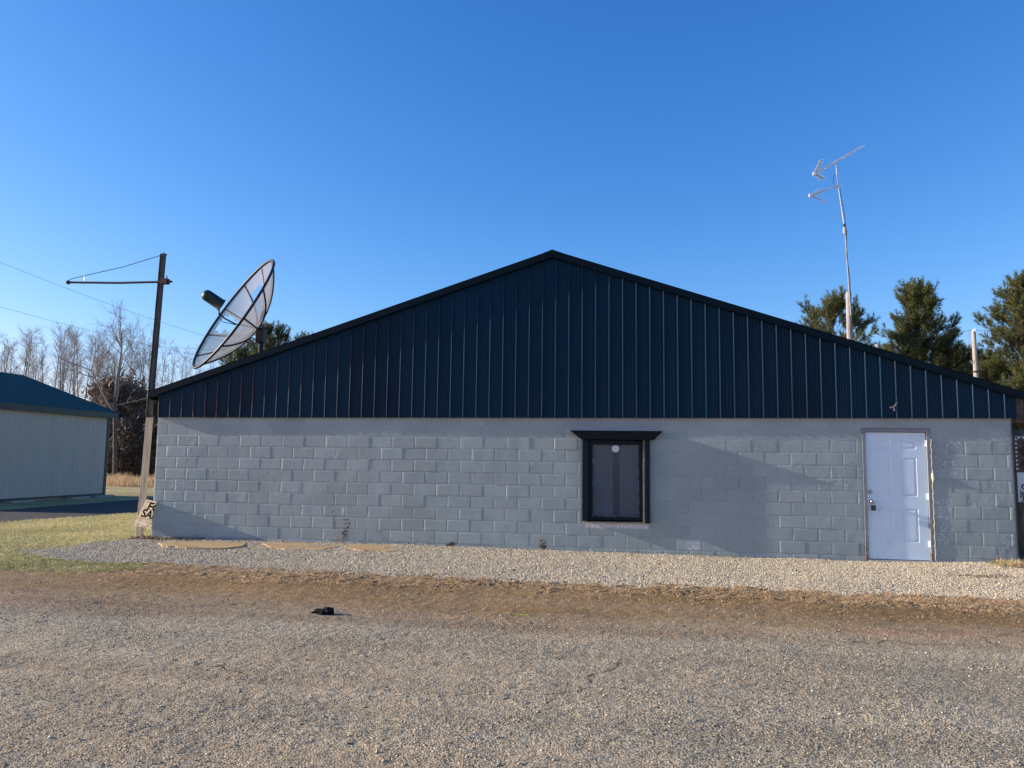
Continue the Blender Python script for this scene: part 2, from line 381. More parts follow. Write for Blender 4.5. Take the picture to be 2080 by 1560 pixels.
# ------------------------------------------------------------------ ground: one continuous sheet, cells dealt to its zones
def base_h(x, y):
    wl = np.interp(x, [-12, -8.5, -3.7, 0.26, 3.8, 6.0, 8], [0.0, 0.02, 0.035, 0.0, -0.018, 0.028, 0.0])
    f = np.clip(1 - np.abs(y) / 3.5, 0, 1)
    return wl * f * f * (3 - 2 * f)
def edges(x):
    n = (vnoise(x, x * 0, 1.1, 3) - 0.5) * 0.28 + (vnoise(x, x * 0, 0.23, 4) - 0.5) * 0.14
    g_low = np.interp(x, [-10.5, -9.2, -8.48, -7.2, -5.9, -3.6, -2.3, -1.0, 0.8, 2.5, 4.5, 8], [-1.2, -2.3, -2.64, -3.0, -3.0, -3.18, -3.26, -3.34, -3.3, -3.34, -3.32, -3.4]) + n
    d_low = np.interp(x, [-9, -8.1, -6.6, -5.3, -3.3, -1.5, 1.3, 4.0, 8], [-3.8, -3.89, -3.98, -3.97, -4.15, -4.08, -4.1, -4.43, -4.6]) + n * 0.8
    r_low = np.interp(x, [-9, -6.4, -4.6, -2.7, 0.6, 3.6, 8], [-5.2, -5.35, -5.5, -5.5, -5.42, -5.32, -5.4]) + n
    return g_low, d_low, r_low
Z_LAWN, Z_GRAVEL, Z_THATCH, Z_DIRT, Z_ROAD, Z_DRIVE = range(6)
def zone(x, y):
    g, d, r = edges(x)
    jt = (vnoise(x, y, 0.045, 11) - 0.5) * 0.22 + (vnoise(x, y, 0.18, 12) - 0.5) * 0.35
    g = g + jt * 1.1; d = d + jt * 1.3; r = r + jt * 1.6
    n = (vnoise(x, y, 0.5, 9) - 0.5) * 0.3 + (vnoise(x, y, 0.12, 10) - 0.5) * 0.12
    z = np.full(x.shape, Z_LAWN)
    # left limit of the gravel: a wedge widening towards the wall corner
    gl = np.interp(y, [-3.3, -2.6, -2.3, -1.4, -0.4, 0.0], [-8.0, -9.3, -9.4, -8.9, -8.62, -8.55]) + n
    z[(y < 0.6) & (y > g) & (x > gl)] = Z_GRAVEL
    th = (y <= g) & (y > d)
    z[th & (x > -6.6 + n * 3)] = Z_THATCH
    z[(y <= d) & (y > r)] = Z_DIRT
    z[y <= r] = Z_ROAD
    # driveway strip beside the shed
    xe = np.interp(y, [-60, 2.18, 5.84, 14], [-15.6, -13.5, -12.72, -12.0])
    xl = np.interp(y, [-60, 5.83, 11.6, 14], [-18.2, -16.75, -16.5, -16.3])
    z[(y > -3.3) & (y < 12.5) & (x < xe) & (x > xl)] = Z_DRIVE
    # right of the building: rough grass
    z[(x > 6.15) & (y > -1.2 + n)] = Z_LAWN
    return z
def height(x, y):
    zz = zone(x, y)
    h = base_h(x, y)
    near = (np.abs(x + 1) < 14) & (y < 6) & (y > -14)
    m1 = (vnoise(x, y, 0.9, 20) - 0.5) * 0.02 + (vnoise(x, y, 0.3, 21) - 0.5) * 0.010
    m2 = vnoise(x, y, 0.07, 22) - 0.5; m3 = vnoise(x, y, 0.028, 23) - 0.5
    g, d, r = edges(x)
    # low berm of thrown soil and thatch along the edge, wheel rut in the dirt
    ridge = np.exp(-((y - (g + d) / 2 + 0.12) / 0.28) ** 2) * (0.006 + 0.022 * vnoise(x, y, 0.5, 24)) * np.clip((x + 7.5) / 2, 0, 1)
    rut = -0.022 * np.exp(-((y - (d + r) / 2 + 0.15) / 0.35) ** 2)
    amp2 = np.select([zz == Z_ROAD, zz == Z_GRAVEL, zz == Z_THATCH, zz == Z_DIRT, zz == Z_DRIVE], [0.006, 0.008, 0.022, 0.008, 0.002], 0.03)
    amp3 = np.select([zz == Z_ROAD, zz == Z_GRAVEL, zz == Z_THATCH, zz == Z_DIRT, zz == Z_DRIVE], [0.0065, 0.007, 0.014, 0.004, 0.001], 0.01)
    h = h + np.where(near, m1 + m2 * amp2 + m3 * amp3 + ridge + rut, 0)
    # land far off rolls very slightly
    far = np.clip((np.hypot(x, y) - 60) / 200, 0, 1)
    return h + far * (vnoise(x, y, 90, 30) - 0.5) * 2.0
def graded(segs):
    out_ = [segs[0][0]]
    for a, b, s0, s1 in segs:
        x = a
        while x < b - 1e-6:
            f = (x - a) / (b - a); x = x + s0 * (s1 / s0) ** f
            out_.append(min(x, b))
    return np.unique(np.round(out_, 5))
xs = graded([(-600, -40, 60, 4), (-40, -14, 3, .25), (-14, -8.8, .2, .05), (-8.8, -4, .045, .022), (-4, 2.6, .016, .016), (2.6, 6.4, .022, .04), (6.4, 12, .06, .4), (12, 600, .6, 60)])
ys = graded([(-30, -10.4, 2, .1), (-10.4, -8, .013, .015), (-8, -4.5, .016, .028), (-4.5, 0.0, .028, .03), (0.0, 0.6, .1, .1), (0.6, 16, .12, .4), (16, 60, .6, 3), (60, 1200, 4, 90)])
GX, GY = np.meshgrid(xs, ys)
GZ = height(GX, GY)
nx, ny = len(xs), len(ys)
print('ground grid', nx, ny, nx * ny)
idx = np.arange(nx * ny).reshape(ny, nx)
quads = np.stack([idx[:-1, :-1], idx[:-1, 1:], idx[1:, 1:], idx[1:, :-1]], -1).reshape(-1, 4)
cxm = ((GX[:-1, :-1] + GX[1:, 1:]) / 2).ravel(); cym = ((GY[:-1, :-1] + GY[1:, 1:]) / 2).ravel()
zq = zone(cxm, cym)
P = np.stack([GX.ravel(), GY.ravel(), GZ.ravel()], 1)
names = {Z_LAWN: ('ground', 'lawn'), Z_GRAVEL: ('gravel_strip', 'gravel'), Z_THATCH: ('grass_verge', 'thatch'),
         Z_DIRT: ('dirt_track', 'dirt'), Z_ROAD: ('road', 'road'), Z_DRIVE: ('driveway', 'asphalt')}
glabels = {Z_LAWN: 'thin green and straw coloured lawn ground', Z_GRAVEL: 'pale crushed gravel strip along the block wall',
           Z_THATCH: 'brown soil verge with dead grass', Z_DIRT: 'bare brown dirt wheel track beside the road',
           Z_ROAD: 'worn grey brown chip seal road in the foreground', Z_DRIVE: 'dark asphalt driveway beside the shed'}
for z, (nm, mt) in names.items():
    q = quads[zq == z]
    used, inv = np.unique(q, return_inverse=True)
    o = link(nm, np_mesh(nm, P[used], inv.reshape(-1, 4)), M[mt], smooth=True)
    tag(o, glabels[z], 'ground', kind='structure')
del GX, GY, GZ, P, quads

# ------------------------------------------------------------------ the block building
B = empty('block_building', (-1.2, 0, 0), 'long grey painted block building with dark navy metal gable', 'building')
XL, XR = -8.505, 6.03
def clad_z(x): return 2.207 + (x + 8.5) * (2.262 - 2.207) / 14.53
RX, RZ = -1.224, 5.126
SL = (RZ - 2.672) / (RX + 8.648); SR = (RZ - 2.651) / (6.217 - RX)
def roof_z(x): return RZ - (RX - x) * SL if x < RX else RZ - (x - RX) * SR
# openings cut through the blocks
OPEN = [(3.795, 4.83, -1.0, 2.088), (-0.69, 0.425, 0.51, 1.875)]
Zc = [-0.14] + [0.0655 + 0.2028 * k for k in range(0, 12)]
rects = []
for k in range(len(Zc) - 1):
    z0, z1 = Zc[k], Zc[k + 1]
    off = -8.505 + (0.2035 if k % 2 == 0 else 0.0) - 0.407
    xs_ = []
    x = off
    while x < XR + 0.4:
        xs_.append((max(x, XL), min(x + 0.407, XR))); x += 0.407
    for a, b in xs_:
        if b - a < 0.02: continue
        if b > XR - 0.02: b = XR
        pieces = [(a, b, z0, z1)]
        for ox0, ox1, oz0, oz1 in OPEN:
            nxt = []
            for p in pieces:
                if p[1] <= ox0 or p[0] >= ox1 or p[3] <= oz0 + 0.001 or p[2] >= oz1 - 0.001: nxt.append(p); continue
                if p[0] < ox0: nxt.append((p[0], ox0, p[2], p[3]))
                if p[1] > ox1: nxt.append((ox1, p[1], p[2], p[3]))
                mx0, mx1 = max(p[0], ox0), min(p[1], ox1)
                if p[2] < oz0: nxt.append((mx0, mx1, p[2], oz0))
                if p[3] > oz1: nxt.append((mx0, mx1, oz1, p[3]))
            pieces = nxt
        rects += [p for p in pieces if p[1] - p[0] > 0.012 and p[3] - p[2] > 0.008]
VV, FF, TT = [], [], []; nb = 0
for (a, b, z0, z1) in rects:
    z1 = min(z1, 2.30)
    if z1 - z0 < 0.01: continue
    w_, h_ = b - a, z1 - z0; e = 0.0022
    ix = np.unique(np.concatenate([[0, e], np.linspace(e * 1.9, w_ - e * 1.9, max(3, int(w_ / 0.022))), [w_ - e, w_]]))
    iz = np.unique(np.concatenate([[0, e], np.linspace(e * 1.9, h_ - e * 1.9, max(3, int(h_ / 0.022))), [h_ - e, h_]]))
    X, Zg = np.meshgrid(a + ix, z0 + iz)
    xc, zc = (a + b) / 2, (z0 + z1) / 2
    rough = 1.0 + 1.2 * max(0, min(1, (xc - 2.6) / 1.5)) + 0.5 * (xc < -6)
    top = 0.35 if zc > 1.95 else 1.0
    offb = rng.uniform(-0.0018, 0.0018) * top
    y = offb + rng.uniform(-0.004, 0.004) * top * (X - xc) + rng.uniform(-0.006, 0.006) * top * (Zg - zc)
    y += (vnoise(X, Zg, 0.16, 40) - 0.5) * 0.0022 * top + (vnoise(X, Zg, 0.05, 41) - 0.5) * 0.0007 * rough * top
    y += (vnoise(X, Zg, 0.9, 43) - 0.5) * 0.010
    lump = vnoise(X, Zg, 0.035, 42)
    zone_l = np.clip((vnoise(X, Zg, 0.3, 44) - 0.76 + 0.08 * (X > 4.8)) * 6, 0, 1)
    y += np.where(lump > 0.72, (lump - 0.72), 0) * -0.010 * zone_l * min(rough, 1.8)
    ring = (np.minimum.reduce([X - a, b - X]) < 1e-6) | (np.minimum.reduce([Zg - z0, z1 - Zg]) < 1e-6)
    second = (~ring) & ((np.minimum.reduce([X - a, b - X]) < e * 1.2) | (np.minimum.reduce([Zg - z0, z1 - Zg]) < e * 1.2))
    depth = (0.0007 + 0.0021 * rng.uniform(0, 1) ** 2) * (0.55 if zc > 1.95 else 1)
    y = y + np.where(ring, depth, 0) + np.where(second, depth * 0.45, 0)
    r_, c_ = X.shape; id_ = np.arange(r_ * c_).reshape(r_, c_) + nb
    VV.append(np.stack([X.ravel(), y.ravel(), Zg.ravel()], 1))
    FF.append(np.stack([id_[:-1, :-1], id_[:-1, 1:], id_[1:, 1:], id_[1:, :-1]], -1).reshape(-1, 4))
    TT.append(np.full(r_ * c_, rng.uniform(0, 1))); nb += r_ * c_
# mortar sheet behind and side/back walls of the block box
me = np_mesh('block_wall', np.concatenate(VV), np.concatenate(FF), np.concatenate(TT))
link('block_wall', me, M['block'], B, smooth=True)
b = MB()
DEP = 10.0
for x0, x1, z0, z1 in ((XL + .001, -0.69, -.2, 2.3), (-0.69, 0.425, -.2, .508), (-0.69, 0.425, 1.877, 2.3), (0.425, 3.795, -.2, 2.3), (3.795, 4.83, 2.09, 2.3), (4.83, XR - .001, -.2, 2.3)):
    b.box(x0, x1, 0.008, 0.19, z0, z1)
b.box(XL + .001, XL + .19, .19, DEP, -.2, 2.6).box(XR - .19, XR - .001, .19, DEP, -.2, 2.6).box(XL + .001, XR - .001, DEP, DEP + .19, -.2, 2.6)
b.build('side_wall', M['block'], B)
# metal siding of the gable: ribbed profile every 9 inches
prof = []
x = -8.49; pitch = 0.2286; k = 0
y0 = -0.045
pts = [( -8.50, y0)]
while x < 6.09:
    for dx, dy in ((0, 0), (0.010, -0.0145), (0.020, -0.019), (0.028, -0.019), (0.040, 0), (0.078, 0), (0.082, -0.0035), (0.092, -0.0035), (0.096, 0), (0.126, 0), (0.130, -0.0035), (0.140, -0.0035), (0.144, 0), (0.174, 0), (0.178, -0.0035), (0.188, -0.0035), (0.192, 0)):
        jx = 0.0
        pts.append((x + dx, y0 + dy))
    x += pitch
pts = [p for p in pts if p[0] < 6.098] + [(6.098, y0)]
pts = sorted(set(pts), key=lambda p: p[0])
if not any(abs(p[0] - RX) < 0.002 for p in pts): pts = sorted(pts + [(RX, y0)], key=lambda p: p[0])
V = []; F = []
for i, (px, py) in enumerate(pts):
    zb = clad_z(px)
    # slight oil canning of the thin sheet
    V += [(px, py, zb), (px, py + 0.0012 * math.sin(px * 3.1), (zb + roof_z(px)) / 2), (px, py, roof_z(px) - 0.04), (px, 0.0, zb)]
    if i:
        a = (i - 1) * 4; c = i * 4
        F += [(a, c, c + 1, a + 1), (a + 1, c + 1, c + 2, a + 2), (a + 3, c + 3, c, a)]
sid = MB(); sid.add(V, F)
sid.box(-8.50, 6.097, 0.01, 0.05, 2.31, 2.6)
for zs in (2.27, 3.02, 3.80, 4.55):                                   # screw heads beside the ribs
    x = -8.49
    while x < 6.0:
        if zs + 0.15 < roof_z(x):
            sid.box(x + .046, x + .057, y0 - .006, y0 + .001, zs - .0055, zs + .0055)
        x += pitch
sid.build('metal_siding', M['clad'], B)
# attic wall behind the siding, closes the gable
g = MB()
def gable(y0_, y1_, zb):
    vs = [(XL, y, zb) for y in (y0_, y1_)] + [(XR, y, zb) for y in (y0_, y1_)] + [(XR, y, roof_z(XR) - .06) for y in (y0_, y1_)] + [(RX, y, RZ - .06) for y in (y0_, y1_)] + [(XL, y, roof_z(XL) - .06) for y in (y0_, y1_)]
    g.add(vs, [(0, 2, 4, 6, 8), (1, 9, 7, 5, 3), (0, 1, 3, 2), (2, 3, 5, 4), (4, 5, 7, 6), (6, 7, 9, 8), (8, 9, 1, 0)])
gable(0.012, 0.10, 2.31)
g.build('gable_wall', M['brown_board'], B)
g = MB(); gable(DEP, DEP + .1, 2.61); g.build('gable_wall', M['brown_board'], B)
# roof: two ribbed sheets; ridge cap, rake trims
YF = -0.115
def slope_slab(x0, x1, y0_, y1_, top, th):
    mb = MB(); z0, z1 = roof_z(x0) + top, roof_z(x1) + top
    mb.add([(x0, y0_, z0), (x1, y0_, z1), (x1, y1_, z1), (x0, y1_, z0), (x0, y0_, z0 - th), (x1, y0_, z1 - th), (x1, y1_, z1 - th), (x0, y1_, z0 - th)],
           [(0, 1, 2, 3), (7, 6, 5, 4), (0, 4, 5, 1), (1, 5, 6, 2), (2, 6, 7, 3), (3, 7, 4, 0)])
    return mb
for sgn, x0, x1 in ((-1, -8.648, RX), (1, RX, 6.217)):
    mb = slope_slab(x0, x1, YF + .004, DEP + .3, -0.012, 0.035)
    for j in range(44):
        yy = YF + 0.14 + j * 0.2286
        for (u0, u1) in ((x0, x1),):
            mb.bar((u0, yy, roof_z(u0) - .004), (u1, yy, roof_z(u1) - .004), 0.03, 0.018)
    mb.build('roof', M['clad'], B)
    tr = slope_slab(x0, x1, YF, YF + 0.02, 0.012, 0.118)
    for s_ in (slope_slab(x0, x1, YF, YF + .09, 0.016, 0.010), slope_slab(x0, x1, YF - .012, YF + .005, -0.098, 0.012), slope_slab(x0, x1, YF, -.05, -0.100, 0.008)):
        tr.add(s_.v, s_.f)
    tr.build('rake_trim', M['trim'], B)
rc = MB()
rc.add([(RX - .16, YF - .01, roof_z(RX - .16) + .016), (RX, YF - .01, RZ + .022), (RX + .16, YF - .01, roof_z(RX + .16) + .016), (RX - .16, DEP + .3, roof_z(RX - .16) + .016), (RX, DEP + .3, RZ + .022), (RX + .16, DEP + .3, roof_z(RX + .16) + .016),
        (RX - .16, YF - .01, roof_z(RX - .16) + .006), (RX + .16, YF - .01, roof_z(RX + .16) + .006)], [(0, 1, 4, 3), (1, 2, 5, 4), (0, 6, 7, 2, 1)])
rc.build('ridge_cap', M['trim'], B)
# eave boards: left fascia and the weathered brown soffit end on the right
MB().box(-8.648, -8.62, YF + .03, DEP + .3, 2.53, 2.62).build('fascia', M['trim'], B)
rb = MB().box(6.10, 6.20, -0.03, 0.02, 2.19, 2.575).box(6.06, 6.20, .02, DEP, 2.45, 2.55)
rb.build('eave_board', M['brown_board'], B)
MB().box(6.032, 6.062, -0.02, 0.12, -0.1, 2.2).build('corner_strip', M['black'], B)
# flashing edge under the siding
# vent pipe on the roof
pv = at(1783, 706, 4.0)
vp = MB().tube([(pv.x, 4, roof_z(pv.x) - .1), (pv.x, 4, pv.z + .02)], .045, 14).tube([(pv.x, 4, pv.z + .02), (pv.x, 4, pv.z + .075)], .055, 14)
vp.build('vent_pipe', M['concrete'], B, smooth=False)
# small white plastic clip on the siding
c0 = Vector((4.279, -0.055, 2.436)); cb = MB()
cb.bar(c0, c0 + Vector((-.06, 0, -.012)), .022, .008, up=(0, 1, 0)).bar(c0, c0 + Vector((.05, 0, .06)), .022, .008, up=(0, 1, 0)).bar(c0, c0 + Vector((.008, 0, -.065)), .022, .008, up=(0, 1, 0)).bar(c0 + Vector((.04, 0, .055)), c0 + Vector((.068, 0, .075)), .02, .01, up=(0, 1, 0))
cb.build('plastic_clip', M['concrete'], B)

# ---- door
DX0, DX1, DZ0, DZ1 = 3.850, 4.766, 0.022, 2.030
fr = MB()
fr.box(3.797, DX0 - .004, -0.012, .15, -0.05, 2.086).box(DX1 + .004, 4.826, -0.012, .15, -0.05, 2.086).box(DX0 - .004, DX1 + .004, -0.012, .15, DZ1 + .006, 2.086)
fr.build('door_frame', M['frame_grey'], B, bevel=.003)
MB().box(DX0 - .002, DX1 + .03, -0.055, .12, -0.06, 0.012).build('threshold', M['alum'], B, bevel=.003)
# six panel leaf with recessed mouldings: a height field
nxp, nzp = 150, 320
ux = np.linspace(DX0, DX1, nxp); uz = np.linspace(DZ0, DZ1, nzp)
X, Zg = np.meshgrid(ux, uz); lx = (X - DX0) / (DX1 - DX0); lz = (Zg - DZ0)
dep = np.zeros_like(X)
W_ = DX1 - DX0
for (p0, p1) in ((0.165, 0.415), (0.585, 0.835)):
    for (q0, q1) in ((0.27, 0.80), (0.99, 1.60), (1.74, 1.88)):
        dx = np.minimum(X - (DX0 + p0 * W_), (DX0 + p1 * W_) - X); dz = np.minimum(Zg - DZ0 - q0, q1 - (Zg - DZ0))
        d = np.minimum(dx, dz)
        dep = np.maximum(dep, np.interp(d, [-.001, 0, .010, .020, .036, .044], [0, 0, .009, .009, .0015, .001]))
Yd = 0.022 + dep + (vnoise(X, Zg, 0.5, 50) - .5) * .002
id_ = np.arange(nxp * nzp).reshape(nzp, nxp)
me = np_mesh('door', np.stack([X.ravel(), Yd.ravel(), Zg.ravel()], 1), np.stack([id_[:-1, :-1], id_[:-1, 1:], id_[1:, 1:], id_[1:, :-1]], -1).reshape(-1, 4))
door = link('door', me, M['door'], B, smooth=True)
bm = bmesh.new(); bm.from_mesh(me)
bd = [e_ for e_ in bm.edges if e_.is_boundary]
ex = bmesh.ops.extrude_edge_only(bm, edges=bd)
for v in [g_ for g_ in ex['geom'] if isinstance(g_, bmesh.types.BMVert)]: v.co.y = 0.065
bm.to_mesh(me); bm.free()
def lathe(mb, c, axis, prof_, n=20):
    c = Vector(c); axis = Vector(axis).normalized(); a = axis.orthogonal().normalized(); b_ = axis.cross(a)
    base = len(mb.v)
    for d, r in prof_:
        for k in range(n):
            q = 2 * math.pi * k / n; mb.v.append(tuple(c + axis * d + (a * math.cos(q) + b_ * math.sin(q)) * r))
    for i in range(len(prof_) - 1):
        for k in range(n):
            mb.f.append((base + i * n + k, base + i * n + (k + 1) % n, base + (i + 1) * n + (k + 1) % n, base + (i + 1) * n + k))
    mb.f.append(tuple(base + (len(prof_) - 1) * n + k for k in range(n)))
    return mb
kx = 3.912
lathe(MB(), (kx, .022, .925), (0, -1, 0), [(0, .033), (.006, .033), (.008, .014), (.03, .013), (.038, .024), (.05, .030), (.062, .028), (.072, .014)]).build('door_knob', M['steel'], door, smooth=True)
lathe(MB(), (kx - .005, .022, 1.075), (0, -1, 0), [(0, .032), (.010, .032), (.022, .027), (.025, .024), (.026, .010), (.028, .006)]).build('deadbolt', M['steel'], door, smooth=True)
for hz in (1.86, 1.02, .28):
    MB().box(DX1 - .014, DX1 + .002, .006, .022, hz - .05, hz + .05).tube([(DX1 + .003, .004, hz - .052), (DX1 + .003, .004, hz + .052)], .007, 10).build('hinge', M['white_plastic'], door)
# hardened foam squeezed out between frame and blocks
fm = MB(); pts = []; rs = []
for i in range(46):
    zf = 1.93 - i * (1.93 - .01) / 45
    bl = 0.022 * math.exp(-((zf - 1.33) / .05) ** 2)
    pts.append((4.833 + .006 * math.sin(i * 1.7) + bl * .6, -.006 - bl * .5, zf)); rs.append(.008 + .004 * rnd.random() + bl * .9)
fm.tube(pts, rs, 8)
fm.build('foam_seal', M['foam'], B, smooth=True)
# key lock box hanging on the knob: a thing of its own
lb = empty('key_lock_box', (kx + .012, -.035, .80), 'black key lock box hanging from the door knob', 'lock box')
MB().box(kx - .022, kx + .046, -.058, -.018, .785, .865).build('box_body', M['black'], lb, bevel=.006)
MB().tube([(kx - .008, -.038, .862), (kx - .010, -.038, .91), (kx + .0, -.038, .932), (kx + .02, -.038, .932), (kx + .032, -.038, .91), (kx + .030, -.038, .862)], .0045, 8).build('shackle', M['steel'], lb, smooth=True)
MB().box(kx + .0, kx + .026, -.0605, -.057, .822, .830).build('nameplate', M['steel'], lb)

# ---- window
win = MB()
FX0, FX1, FZ0, FZ1 = -0.588, 0.312, 0.535, 1.862        # frame
f_ = MB()
f_.box(FX0, GX0 if False else -0.525, -.030, .10, FZ0, FZ1).box(0.250, FX1, -.030, .10, FZ0, FZ1).box(-0.525, 0.250, -.030, .10, 1.79, FZ1).box(-0.525, 0.250, -.030, .10, FZ0, .590)
window = f_.build('window', M['window_paint'], B, bevel=.003)
# side boards, thick and standing proud of the wall
MB().box(-0.690, FX0 - .002, -.085, .05, .512, 1.870).build('side_board', M['window_paint'], window, bevel=.004)
sb = MB().box(0.345, 0.424, -.112, .05, .500, 1.868).build('side_board', M['window_paint'], window, bevel=.004)
MB().box(FX1 + .002, 0.343, -.098, .05, .505, 1.866).build('bare_edge', M['raw_wood'], window, bevel=.003)
# flared hood
h = MB()
T, Bz = 2.018, 1.872
h.add([(-0.895, -.165, T), (0.637, -.165, T), (0.500, -.120, Bz), (-0.712, -.120, Bz), (-0.895, .005, T), (0.637, .005, T), (0.500, .005, Bz), (-0.712, .005, Bz)],
      [(0, 3, 2, 1), (0, 1, 5, 4), (3, 7, 6, 2), (0, 4, 7, 3), (1, 2, 6, 5), (4, 5, 6, 7)])
h.build('window_hood', M['window_paint'], window)
MB().box(-0.62, 0.43, -.05, .004, .496, .5105).build('window_sill', M['raw_wood'], window, bevel=.003)
# inner bead, chipped to bare wood
bd_ = MB().box(-.524, -.512, -.036, .0, .592, 1.788).box(.238, .249, -.036, .0, .592, 1.788).box(-.512, .238, -.036, .0, 1.777, 1.788).box(-.512, .238, -.036, .0, .592, .604)
t = NT('chipped_bead', 0.7, 0.3)
t.col(t.mix(t.ramp(t.noise(18, 6, .7), [(.50, 0.0), (.62, 1.0)]), (.03, .035, .04), (.26, .25, .23))); 
bd_.build('glazing_bead', t.m, window)
# dusty pane: glass film over a matt blind with a dark gap between its halves
t = NT('dusty_glass', 0.08, 0.5)
t.col(t.ramp(t.noise(2.5, 5, .6), [(.3, (.055, .078, .10)), (.7, (.075, .105, .135))]))
tp = t.n.nodes.new('ShaderNodeBsdfTransparent'); mx = t.n.nodes.new('ShaderNodeMixShader')
mx.inputs[0].default_value = 0.55; t.L(t.b.outputs[0], mx.inputs[1]); t.L(tp.outputs[0], mx.inputs[2]); t.L(mx.outputs[0], t.o.inputs['Surface'])
MB().box(-.512, .238, -.012, -.008, .604, 1.777).build('pane', t.m, window)
M['blind'] = simple('grey_blind', (.34, .44, .52), .9, .1, var=.12, scale=3)
MB().box(-.524, -.185, .02, .03, .58, 1.80).build('curtain', M['blind'], window)
MB().box(-.075, .248, .02, .03, .58, 1.80).build('curtain', M['blind'], window)
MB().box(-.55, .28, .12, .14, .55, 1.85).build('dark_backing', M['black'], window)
st = MB(); cxs, czs, rs_ = -.141, 1.722, .064
ring = [(cxs + rs_ * math.cos(math.pi / 8 + k * math.pi / 4), czs + rs_ * math.sin(math.pi / 8 + k * math.pi / 4)) for k in range(8)]
st.add([(x, -.0145, z) for x, z in ring] + [(x, -.0125, z) for x, z in ring], [tuple(range(8))] + [(k, (k + 1) % 8, 8 + (k + 1) % 8, 8 + k) for k in range(8)])
stk = st.build('sticker', M['white_plastic'], window)
M['faint'] = simple('faint_print', (.40, .43, .50), .6, .2, var=.05)
pr = MB()
for i, (zl, wl) in enumerate(((.022, .05), (.008, .06), (-.008, .045), (-.024, .035))):
    x = cxs - wl / 1.4
    while x < cxs + wl / 1.6:
        l = rnd.uniform(.006, .014); pr.box(x, x + l, -.0152, -.0146, czs + zl - .003, czs + zl + .003); x += l + .005
o = pr.build('print_lines', M['faint'], None); o.parent = window; o.matrix_parent_inverse = Matrix.Identity(4)

# ------------------------------------------------------------------ text helper
def text_mesh(s, size, bold=0.0, extrude=0.0012, xscale=1.0):
    cu = bpy.data.curves.new('t', 'FONT'); cu.body = s; cu.size = size; cu.offset = bold; cu.extrude = extrude
    o = bpy.data.objects.new('t', cu); COL.objects.link(o)
    dg = bpy.context.evaluated_depsgraph_get(); dg.update()
    me = bpy.data.meshes.new_from_object(o.evaluated_get(dg))
    bpy.data.objects.remove(o); bpy.data.curves.remove(cu)
    for v in me.vertices: v.co.x *= xscale
    return me
def put_text(name, s, size, origin, ex, ez, mat, parent, bold=0.0, xscale=1.0):
    """letters laid in the plane spanned by ex (reading direction) and ez (up)"""
    me = text_mesh(s, size, bold, xscale=xscale)
    ex = Vector(ex).normalized(); ez = Vector(ez).normalized(); nn = ex.cross(ez)
    mm = Matrix.Identity(4)
    for i in range(3): mm[i][0] = ex[i]; mm[i][1] = ez[i]; mm[i][2] = nn[i]; mm[i][3] = origin[i]
    me.transform(mm)
    me.name = name
    return link(name, me, mat, parent)

# ------------------------------------------------------------------ FOR SALE sign leaning at the corner
M['ink'] = simple('black_ink', (.012, .014, .012), .6, .3, var=.3, scale=20)
t = NT('faded_plastic', .6, .25)
cc = t.ramp(t.noise(14, 6, .7), [(.35, (.60, .54, .44)), (.6, (.82, .77, .66))]); t.col(cc)
tl = t.n.nodes.new('ShaderNodeBsdfTranslucent'); t.L(cc, tl.inputs[0]); mx = t.n.nodes.new('ShaderNodeMixShader'); mx.inputs[0].default_value = .55
t.L(t.b.outputs[0], mx.inputs[1]); t.L(tl.outputs[0], mx.inputs[2]); t.L(mx.outputs[0], t.o.inputs['Surface']); M['sign_plastic'] = t.m
BL = at(272, 1067, -.27); TL = at(298, 1014, -.20)
up = (TL - BL); hgt = up.length; up.normalize()
rt = Vector((.34, .90, -.20)); rt = (rt - up * rt.dot(up)).normalized(); wid = .60
nrm = rt.cross(up)                                   # faces the camera side
if nrm.dot(Vector(CAM) - BL) < 0: nrm = -nrm
S = empty('for_sale_sign', BL, 'faded FOR SALE yard sign leaning at the left corner of the block wall', 'sign')
sg = MB(); th = .004
cs = [BL, BL + rt * wid, BL + rt * wid + up * hgt, BL + up * hgt]
sg.add([p for p in cs] + [p - nrm * th for p in cs], [(0, 1, 2, 3), (7, 6, 5, 4), (0, 4, 5, 1), (1, 5, 6, 2), (2, 6, 7, 3), (3, 7, 4, 0)])
sg.build('board', M['sign_plastic'], S)
def sp(a, b_): return BL + rt * (a * wid) + up * (b_ * hgt) + nrm * .002
put_text('lettering', 'FOR', .205, sp(.14, .64), rt, up, M['ink'], S, bold=.006, xscale=1.08)
put_text('lettering', 'SALE', .205, sp(.06, .36), rt, up, M['ink'], S, bold=.006, xscale=.95)
ln = MB()
for b0 in (.93, .07, .31):
    ln.bar(sp(.04, b0), sp(.96, b0), .007, .001, up=nrm)
ln.build('border_line', M['ink'], S)
sw = MB(); swt = simple('ballpoint_scribble', (.50, .36, .18), .7, .2, var=.2)
prev = sp(.3, .2)
for k in range(22):
    q = sp(.3 + k * .026, .13 + .12 * ((k * 7) % 5) / 4); sw.bar(prev, q, .004, .001, up=nrm); prev = q
sw.build('scribble', swt, S)
for a in (.12, .42):
    p0 = sp(a, .25) - nrm * .007; p1 = p0 - up * (.12 + .25 * hgt); p1.z = max(p1.z, -.12); p1 = p0 + (p1 - p0) * 1.25
    MB().tube([p0, p1], .0045, 6).build('wire_stake', M['alum'], S)

